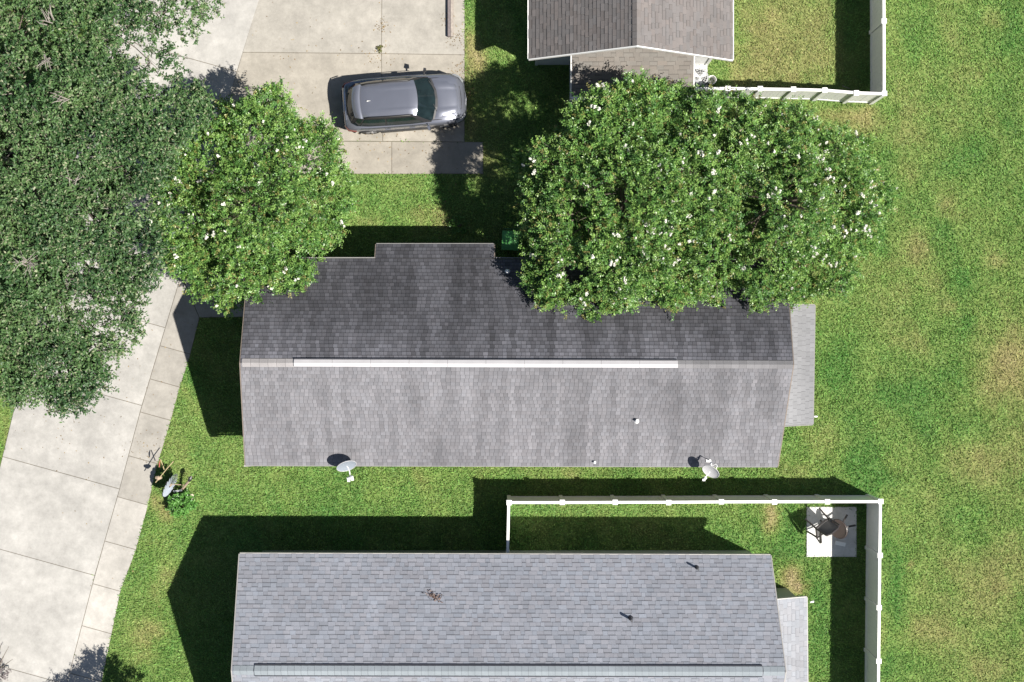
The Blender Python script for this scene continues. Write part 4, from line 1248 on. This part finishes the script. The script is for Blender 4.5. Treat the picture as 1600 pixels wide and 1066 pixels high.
# ------------------------------------------------------------------ green wheeled bin
M_bin = mat_plain('green_plastic', (0.08, 0.30, 0.075), 0.45, nscale=9, namt=0.08)
M_bind = mat_plain('green_plastic_body', (0.03, 0.12, 0.04), 0.5)
t = empty('wheeled_bin', P(797.5, 377.5, 0.55)); t.location.z = 0.0; t.rotation_euler.z = math.radians(-3)
tag(t, 'green lidded wheeled bin in the shade beside the entry roof', 'bin')
m = MB(); a = [(-.22,-.25),(.22,-.25),(.22,.25),(-.22,.25)]; b = [(-.28,-.31),(.28,-.31),(.28,.31),(-.28,.31)]
m.add([(x,y,.05) for x,y in a]+[(x,y,.98) for x,y in b], [(3,2,1,0),(0,1,5,4),(1,2,6,5),(2,3,7,6),(3,0,4,7)]); m.build('bin_body', M_bind, t)
m = MB(); rows = []
for y in np.linspace(-.33,.34,9):
    rows.append([(x, y, 1.0 + .055*math.cos(x/.30*1.35)*math.cos(y/.34*1.2)) for x in np.linspace(-.295,.295,9)])
m.grid(rows); m.box((0,0,.985),(.60,.68,.03)); m.build('lid', M_bin, t, smooth=False)
m = MB(); m.tube([(-.24,.36,.95),(-.24,.41,.96),(.24,.41,.96),(.24,.36,.95)], .018, 6); m.build('handle', M_bind, t)
for s in (-1,1):
    m = MB(); m.tube([(s*.22,.27,.13),(s*.28,.27,.13)], .13, 14); m.build('wheel', M_rubber, t)

# ------------------------------------------------------------------ timber wheel stop
M_timberd = mat_plain('dark_weathered_timber', (0.15, 0.125, 0.125), 0.85, nscale=14, namt=0.22, bump=0.5)
M_timber = mat_plain('weathered_timber', (0.30, 0.26, 0.225), 0.85, nscale=14, namt=0.22, bump=0.5)
a = P(704, 57, .16); b = P(704.5, -60, .16)
t = empty('timber_beam', (a.x, a.y, .03)); tag(t, 'weathered grey timber beam laid along the driveway edge', 'timber')
L_ = b.y - a.y
m = MB(); 
for x_ in (-.05,.055):
    m = MB(); m.box((x_, L_/2, .08), (.098, L_, .13 if x_ < 0 else .16)); m.build('beam', M_timberd if x_ < 0 else M_timber, t)
m = MB()
for yy in (.15, L_-.4): m.tube([(.03,yy,.05),(.03,yy,.175)], .012, 6)
m.build('spike', M_lead, t)

# ------------------------------------------------------------------ patio furniture on the pad
M_sling = mat_plain('grey_sling', (0.075, 0.072, 0.072), 0.7, nscale=60, namt=0.12)
M_brown = mat_plain('brown_top', (0.115, 0.088, 0.078), 0.4, nscale=8, namt=0.12)
M_bronze = mat_plain('bronze_metal', (0.035, 0.03, 0.03), 0.4, nscale=12, namt=0.2)
def armchair(label, loc, rot):
    t = empty('patio_chair', loc); t.rotation_euler = rot; t.scale = (1.15,1.15,1.15); tag(t, label, 'chair')
    m = MB()
    n = 9; rows = []
    for yy in np.linspace(-.24,.24,7): rows.append([(x, yy, .42 - .035*math.cos(x/.26*1.3)*math.cos(yy/.24*1.2)) for x in np.linspace(-.25,.26,n)])
    m.grid(rows); m.grid([[ (q[0],q[1],q[2]-.02) for q in r] for r in rows], flip=True); m.build('seat', M_sling, t)
    m = MB(); rows = []
    for zz in np.linspace(.48,.92,7):
        rows.append([(-.27 - .22*(zz-.45) + .05*(yy/.25)**2, yy, zz) for yy in np.linspace(-.245,.245,7)])
    m.grid(rows); m.grid([[(q[0]-.018,q[1],q[2]) for q in r] for r in rows], flip=True); m.build('backrest', M_sling, t)
    m = MB(); m.tube([(-.25,-.26,.42),(.28,-.26,.43),(.30,0,.43),(.28,.26,.43),(-.25,.26,.42),(-.27,0,.42),(-.25,-.26,.42)], .026, 6); m.build('seat_frame', M_bronze, t)
    m = MB(); m.tube([(-.26,-.27,.44),(-.38,-.27,.90),(-.385,-.12,.96),(-.385,.12,.96),(-.38,.27,.90),(-.26,.27,.44)], .028, 6); m.build('back_frame', M_bronze, t)
    for s in (-1,1):
        m = MB(); m.tube([(-.33,s*.29,.66),(-.1,s*.32,.67),(.2,s*.32,.66),(.30,s*.30,.60),(.27,s*.27,.43)], [.03,.04,.042,.034,.028], 6); m.build('armrest', M_bronze, t)
        for x in (-1,1):
            m = MB(); m.tube([(x*.25,s*.26,.42),(x*.29,s*.27,.2),(x*.34+.0,s*.29,0)], [.03,.028,.026], 6); m.build('leg', M_bronze, t)
    return t
def tip(up, spin):
    return (Vector(up).to_track_quat('Z','Y').to_matrix() @ Matrix.Rotation(spin, 3, 'Z')).to_euler()
armchair('black metal patio chair with grey sling tipped over on the white pad', P(1270,812,.45) , tip((.55,-.50,.62), math.radians(-110)))
t = empty('patio_table', P(1324, 818, .38)); t.rotation_euler = tip((-.68,-.24,.66), math.radians(25)); t.scale = (1.15,1.15,1.15)
tag(t, 'small round brown topped table tipped over with black legs in the air', 'table')
m = MB(); rows = []
for r, z in ((.0,.52),(.20,.52),(.285,.522),(.30,.532),(.31,.52),(.31,.495),(.29,.49),(0,.49)):
    rows.append([(r*math.cos(q), r*math.sin(q), z) for q in np.linspace(0, 2*math.pi, 29)])
m.grid(rows, flip=True); m.build('tabletop', M_brown, t, smooth=False)
m = MB(); m.tube([(.312*math.cos(q), .312*math.sin(q), .508) for q in np.linspace(0, 2*math.pi, 29)], .014, 6, cap=False); m.build('rim', M_bronze, t)
for k in range(4):
    a = math.pi/4 + k*math.pi/2
    m = MB(); m.tube([(.16*math.cos(a),.16*math.sin(a),.49),(.11*math.cos(a),.11*math.sin(a),.27),(.28*math.cos(a),.28*math.sin(a),.0)], [.036,.03,.034], 6); m.build('leg', M_bronze, t)
m = MB(); m.tube([(.11*math.cos(q), .11*math.sin(q), .27) for q in np.linspace(0, 2*math.pi, 15)], .014, 5, cap=False); m.build('leg_ring', M_bronze, t)
m = MB(); q = P(1313, 849.5, .07); m.box((q.x,q.y,.085), (.36,.14,.06), Matrix.Rotation(math.radians(-12),3,'Z')); o = m.build('paving_block', M_wall_white); tag(o, 'pale flat block on the pad below the tipped table', 'block')

# ------------------------------------------------------------------ air conditioner corner
M_ac = mat_plain('ac_grey', (0.30,0.31,0.32), 0.5, nscale=10, namt=0.1)
q = P(1093, 122, .5); t = empty('air_conditioner', (q.x, q.y, .05)); tag(t, 'round grey air conditioner half hidden by the porch roof', 'air conditioner')
m = MB(); m.tube([(0,0,0),(0,0,.56),(0,0,.60)], [.31,.31,.29], 24); m.build('cabinet', M_ac, t)
m = MB()
for k in range(24):
    a = 2*math.pi*k/24; m.box((.314*math.cos(a), .314*math.sin(a), .29), (.02,.02,.52), Matrix.Rotation(a,3,'Z'))
m.build('louvre', M_lead, t)
m = MB(); m.tube([(0,0,.60),(0,0,.612)], .255, 24); m.build('fan_opening', M_screen, t)
m = MB()
for r in (.10,.18,.26): m.tube([(r*math.cos(a), r*math.sin(a), .635) for a in np.linspace(0,2*math.pi,21)], .006, 4, cap=False)
for k in range(8): a = math.pi*k/8; m.tube([(.26*math.cos(a),.26*math.sin(a),.63),(-.26*math.cos(a),-.26*math.sin(a),.63)], .005, 4)
m.build('fan_guard', M_pvc, t)
m = MB()
for k in range(3):
    a = 2*math.pi*k/3 + .6
    m.add([(0,0,.622),(.23*math.cos(a-.42),.23*math.sin(a-.42),.618),(.24*math.cos(a),.24*math.sin(a),.622),(.23*math.cos(a+.35),.23*math.sin(a+.35),.626)], [(0,1,2),(0,2,3)])
m.build('fan_blade', M_wall_white, t)
q = P(1084.5, 132, .6); t = empty('utility_box', (q.x+.02, q.y, .05)); tag(t, 'small grey utility box beside the air conditioner', 'utility box')
m = MB(); m.box((0,0,.32),(.24,.26,.64)); m.build('case', M_ac, t)
m = MB(); m.box((0,0,.655),(.28,.30,.03)); m.build('lid', M_ac, t)
q = P(1111.5, 126, .15); t = empty('bucket', (q.x, q.y, .0)); tag(t, 'white bucket on the grass beside the equipment pad', 'bucket')
m = MB(); m.tube([(0,0,0),(0,0,.30)], [.12,.15], 14, cap=False); m.tube([(0,0,.0),(0,0,.02)], .118, 14); m.build('pail', M_white, t)
m = MB(); m.tube([(.155*math.cos(a), .155*math.sin(a), .30) for a in np.linspace(0,2*math.pi,17)], .01, 5, cap=False); m.build('rim', M_white, t)
m = MB(); m.tube([(.15*math.cos(a), .05, .29-.0*a+.02*math.sin(a)) for a in np.linspace(0,math.pi,9)], .005, 4); m.build('handle', M_lead, t)

# ------------------------------------------------------------------ yard ornament, stake, shrub, stone
M_galv = mat_plain('pale_blue_metal', (0.36,0.40,0.46), 0.5, metal=0.1, nscale=8, namt=0.1)
M_stick = mat_plain('yellow_wood', (0.36,0.29,0.16), 0.7, nscale=12, namt=0.15)
M_tan = mat_plain('tan_wood', (0.34,0.26,0.19), 0.75, nscale=12, namt=0.2)
g = P(276, 757); t = empty('garden_windmill', g); tag(t, 'yard ornament with pale bladed wheel and crossed yellow sticks beside the sidewalk', 'yard ornament')
hub = P(264.5, 757, .80) - g
for k, (px, py, z) in enumerate([(268,768,0),(287,758,0),(276,742,0)]):
    f_ = P(px, py, z) - g
    m = MB(); m.tube([f_, hub + Vector((.06,.0,-.1))], [.02,.014], 5); m.build('leg', M_tan, t)
ax_ = Vector((.88,-.44,.12)).normalized(); u_ = Vector((0,0,1)).cross(ax_).normalized(); v_ = ax_.cross(u_)
NBL = 18
for k in range(NBL):
    a = 2*math.pi*k/NBL
    e = u_*math.cos(a)+v_*math.sin(a); e2 = -u_*math.sin(a)+v_*math.cos(a)
    c0 = hub + ax_*.05
    m = MB(); V = [c0+e*.10-e2*.02, c0+e*.10+e2*.03+ax_*.01, c0+e*.44+e2*.085+ax_*.02, c0+e*.47, c0+e*.44-e2*.08-ax_*.02]
    m.poly(V); m.poly([x_-ax_*.008 for x_ in reversed(V)]); m.build('blade', M_galv, t)
m = MB(); m.tube([hub-ax_*.12, hub+ax_*.08], .06, 10); m.build('hub', M_tan, t)
for a, b, z0, z1 in [((243,754),(262,731),1.0,1.15),((262,731),(271,721),1.15,1.2),((256.5,734),(251,718),.8,.85)]:
    m = MB(); m.tube([P(a[0],a[1],z0)-g, P(b[0],b[1],z1)-g], .017, 6); m.build('stick', M_stick, t)
m = MB(); q = P(247.5,747,1.0)-g; m.tube([q+Vector((-.10,.02,0)), q, q+Vector((.12,.02,.02))], [.05,.085,.04], 8); m.build('finial', M_tan, t)
m = MB(); q = P(249,724,.9)-g; m.tube([q+Vector((0,-.14,0)), q, q+Vector((.03,.12,0))], [.02,.028,.01], 6); m.build('red_stick', mat_plain('red_wood',(.30,.08,.06),.6), t)
g = P(285,767); t = empty('garden_stake', g); tag(t, 'wooden stake with black finial leaning over the small shrub', 'stake')
m = MB(); m.tube([Vector((0,0,0)), P(283.5,766,.15)-g, P(295,752.5,.62)-g], [.035,.045,.042], 7); m.build('shaft', M_tan, t)
m = MB(); q = P(297.5,747.5,.66)-g; m.tube([P(295,752,.62)-g, q, q+Vector((.05,.09,.03))], [.05,.075,.02], 8)
for k in range(5):
    a = k*1.26; m.tube([q, q+Vector((.09*math.cos(a),.09*math.sin(a),.03))], [.02,.012], 5)
m.build('finial', M_black, t)
m = MB(); m.bar(P(271,768,.35)-g, P(284,766.5,.38)-g, .06,.07); m.build('crossbar', M_ac, t)
def bush(name, label, cat, cpx, r, h, n, cols, leaf, mat, woody=None, spread=.5, K=14, slen=(.1,.24)):
    t = empty(name, P(*cpx)); tag(t, label, cat)
    lobes = [((random.uniform(-.3,.3)*r, random.uniform(-.3,.3)*r, h*.5), (r*.8, r*.8, h*.55), 1) for _ in range(4)]
    p, u, idx = crown_points(lobes, n, inner=.3)
    base, d, ln, tt = shoots(p, u, K, slen, spread, .4, .7)
    nn = len(p)
    axis = unit(rng.normal(size=(nn,K,3)) + d[:,None,:]*.6); nrm = unit(rng.normal(size=(nn,K,3))*.5+np.array([0,0,1.]))
    L = leaf*(.7+.6*rng.random((nn,K))); mv = rng.random((nn,K,1))
    cl = np.array(cols[0])*(1-mv)+np.array(cols[1])*mv
    leaves_mesh(base.reshape(-1,3), axis.reshape(-1,3), nrm.reshape(-1,3), L.ravel(), (L*.55).ravel(), cl.reshape(-1,3), 'foliage', mat, t)
    m = MB()
    for k in range(9):
        a = random.uniform(0,6.28); rr = r*random.uniform(.3,.8)
        m.tube([(0,0,0),(rr*.4*math.cos(a),rr*.4*math.sin(a),h*.5),(rr*math.cos(a),rr*math.sin(a),h*random.uniform(.7,1.))], [.02,.012,.005], 4)
    m.build('stem', woody or M_bark, t)
    return t
bush('shrub', 'small bright green shrub beside the yard ornament', 'shrub', (287,786), .36, .62, 260, ((.08,.22,.04),(.16,.36,.08)), .085, M_leaf_crape)
bush('weed', 'weed growing from the driveway joint by the car', 'weed', (593.5,78), .09, .14, 30, ((.10,.13,.03),(.20,.18,.06)), .05, M_leaf_crape, K=7, slen=(.04,.1))
bush('weed', 'clump of low leaves in the shade near the entry roof', 'weed', (718,352), .28, .28, 60, ((.06,.16,.03),(.12,.24,.05)), .07, M_leaf_crape)
t = bush('twiggy_bush', 'grey half bare bush at the bottom left corner', 'bush', (2,1044), .38, 1.1, 130, ((.16,.14,.15),(.28,.25,.24)), .06, M_leaf_oak, woody=M_bark)
m = MB()
for (px, py) in [(14,1010),(2,1005),(20,1030),(8,1062),(0,1028)]:
    e = P(px, py, 1.15) - P(2,1044); m.tube([(0,0,.4), e*.5+Vector((0,0,.3)), e], [.022,.016,.006], 5)
m.build('branch', M_bark, t)
M_stone = mat_plain('tan_stone', (0.52,0.48,0.36), 0.9, nscale=9, namt=0.15, bump=0.5)
def rock(px, py, r, label):
    m = MB(); rows = []
    for th in np.linspace(0, math.pi*.6, 6):
        rows.append([(r*math.sin(th)*math.cos(a)*(1+.2*math.sin(3*a+1)), r*1.3*math.sin(th)*math.sin(a)*(1+.15*math.sin(2*a)), r*.6*math.cos(th)+.03) for a in np.linspace(0,2*math.pi,13)])
    m.grid(rows, flip=True); o = m.build('stone', M_stone); o.location = P(px, py); tag(o, label, 'stone')
rock(299.5, 777, .10, 'tan stone on the grass right of the small shrub')
# dead leaves caught on the front roof
q0_ = on_slope1(679, 932); n = 60
cc = np.array(q0_) ; t_ = rng.normal(0,1,n)
p_ = np.stack([cc[0]+t_*.13, cc[1]-t_*.05+rng.normal(0,.045,n), np.zeros(n)],1)
p_[:,2] = Z1R - np.abs(p_[:,1]-RL1.y)*(Z1R-Z1E)/(NL1.y-RL1.y) + rng.uniform(.02,.06,n)
ax__ = unit(rng.normal(size=(n,3))*np.array([1,1,.3])+np.array([.5,-.3,0])); nr_ = unit(rng.normal(size=(n,3))*.4+np.array([0,0,1]))
clr = np.array([.12,.08,.065])*(.4+1.2*rng.random((n,1)))
o = leaves_mesh(p_, ax__, nr_, rng.uniform(.05,.14,n), rng.uniform(.02,.05,n), clr, 'dead_leaves', M_leaf_oak, None)
tag(o, 'scatter of brown dead leaves on the blue grey roof', 'dead leaves', kind='stuff')
# pale stick in the fenced corner
m = MB(); m.tube([P(1316,134,.08), P(1322,136.5,.10), P(1328,139,.08)], [.012,.014,.008], 5); o = m.build('stick', M_deadwood); tag(o, 'pale dead stick lying in the shade of the fence corner', 'stick')

# fallen leaves and petals on the paving and round the trees
def litter(name, centres, n, size, cols, label, cat):
    idx = rng.integers(0, len(centres), n)
    cen = np.array([[c[0], c[1]] for c in centres], float)[idx]; spr = np.array([c[2] for c in centres], float)[idx]
    off = rng.normal(size=(n, 2)) * spr[:, None]
    px = cen[:, 0] + off[:, 0]; py = cen[:, 1] + off[:, 1]
    x = (px-800)/S0; y = (533-py)/S0
    on = np.zeros(n, bool)
    for q in CONC_POLYS: on |= in_poly(x, y, q)
    z = np.where(on, .037, .05) + rng.uniform(0, .008, n)
    p_ = np.stack([x, y, z], 1)
    a = rng.uniform(0, 2*np.pi, n)
    ax = np.stack([np.cos(a), np.sin(a), rng.normal(0, .1, n)], 1)
    nr = unit(rng.normal(size=(n,3))*.25 + np.array([0,0,1.]))
    L = rng.uniform(size[0], size[1], n)
    c0 = np.array(cols[0]); c1 = np.array(cols[1]); m_ = rng.random((n,1))
    o = leaves_mesh(p_, unit(ax), nr, L, L*.5, (c0*(1-m_)+c1*m_)*(.6+.8*rng.random((n,1))), name, M_leaf_oak, None)
    tag(o, label, cat, kind='stuff')
litter('fallen_leaves', [(560,208,28),(600,212,20),(715,60,10),(720,110,8),(725,150,7),(690,335,16),(380,200,40),(240,470,60),(180,560,60),(100,640,50),(590,90,14),(700,30,6),(230,700,18),(650,221,40),(480,84,60),(150,760,80),(598,40,6)],
       900, (.03, .075), ((.16,.10,.05),(.30,.22,.10)), 'scattered brown fallen leaves on the concrete and lawn edges', 'fallen leaves')
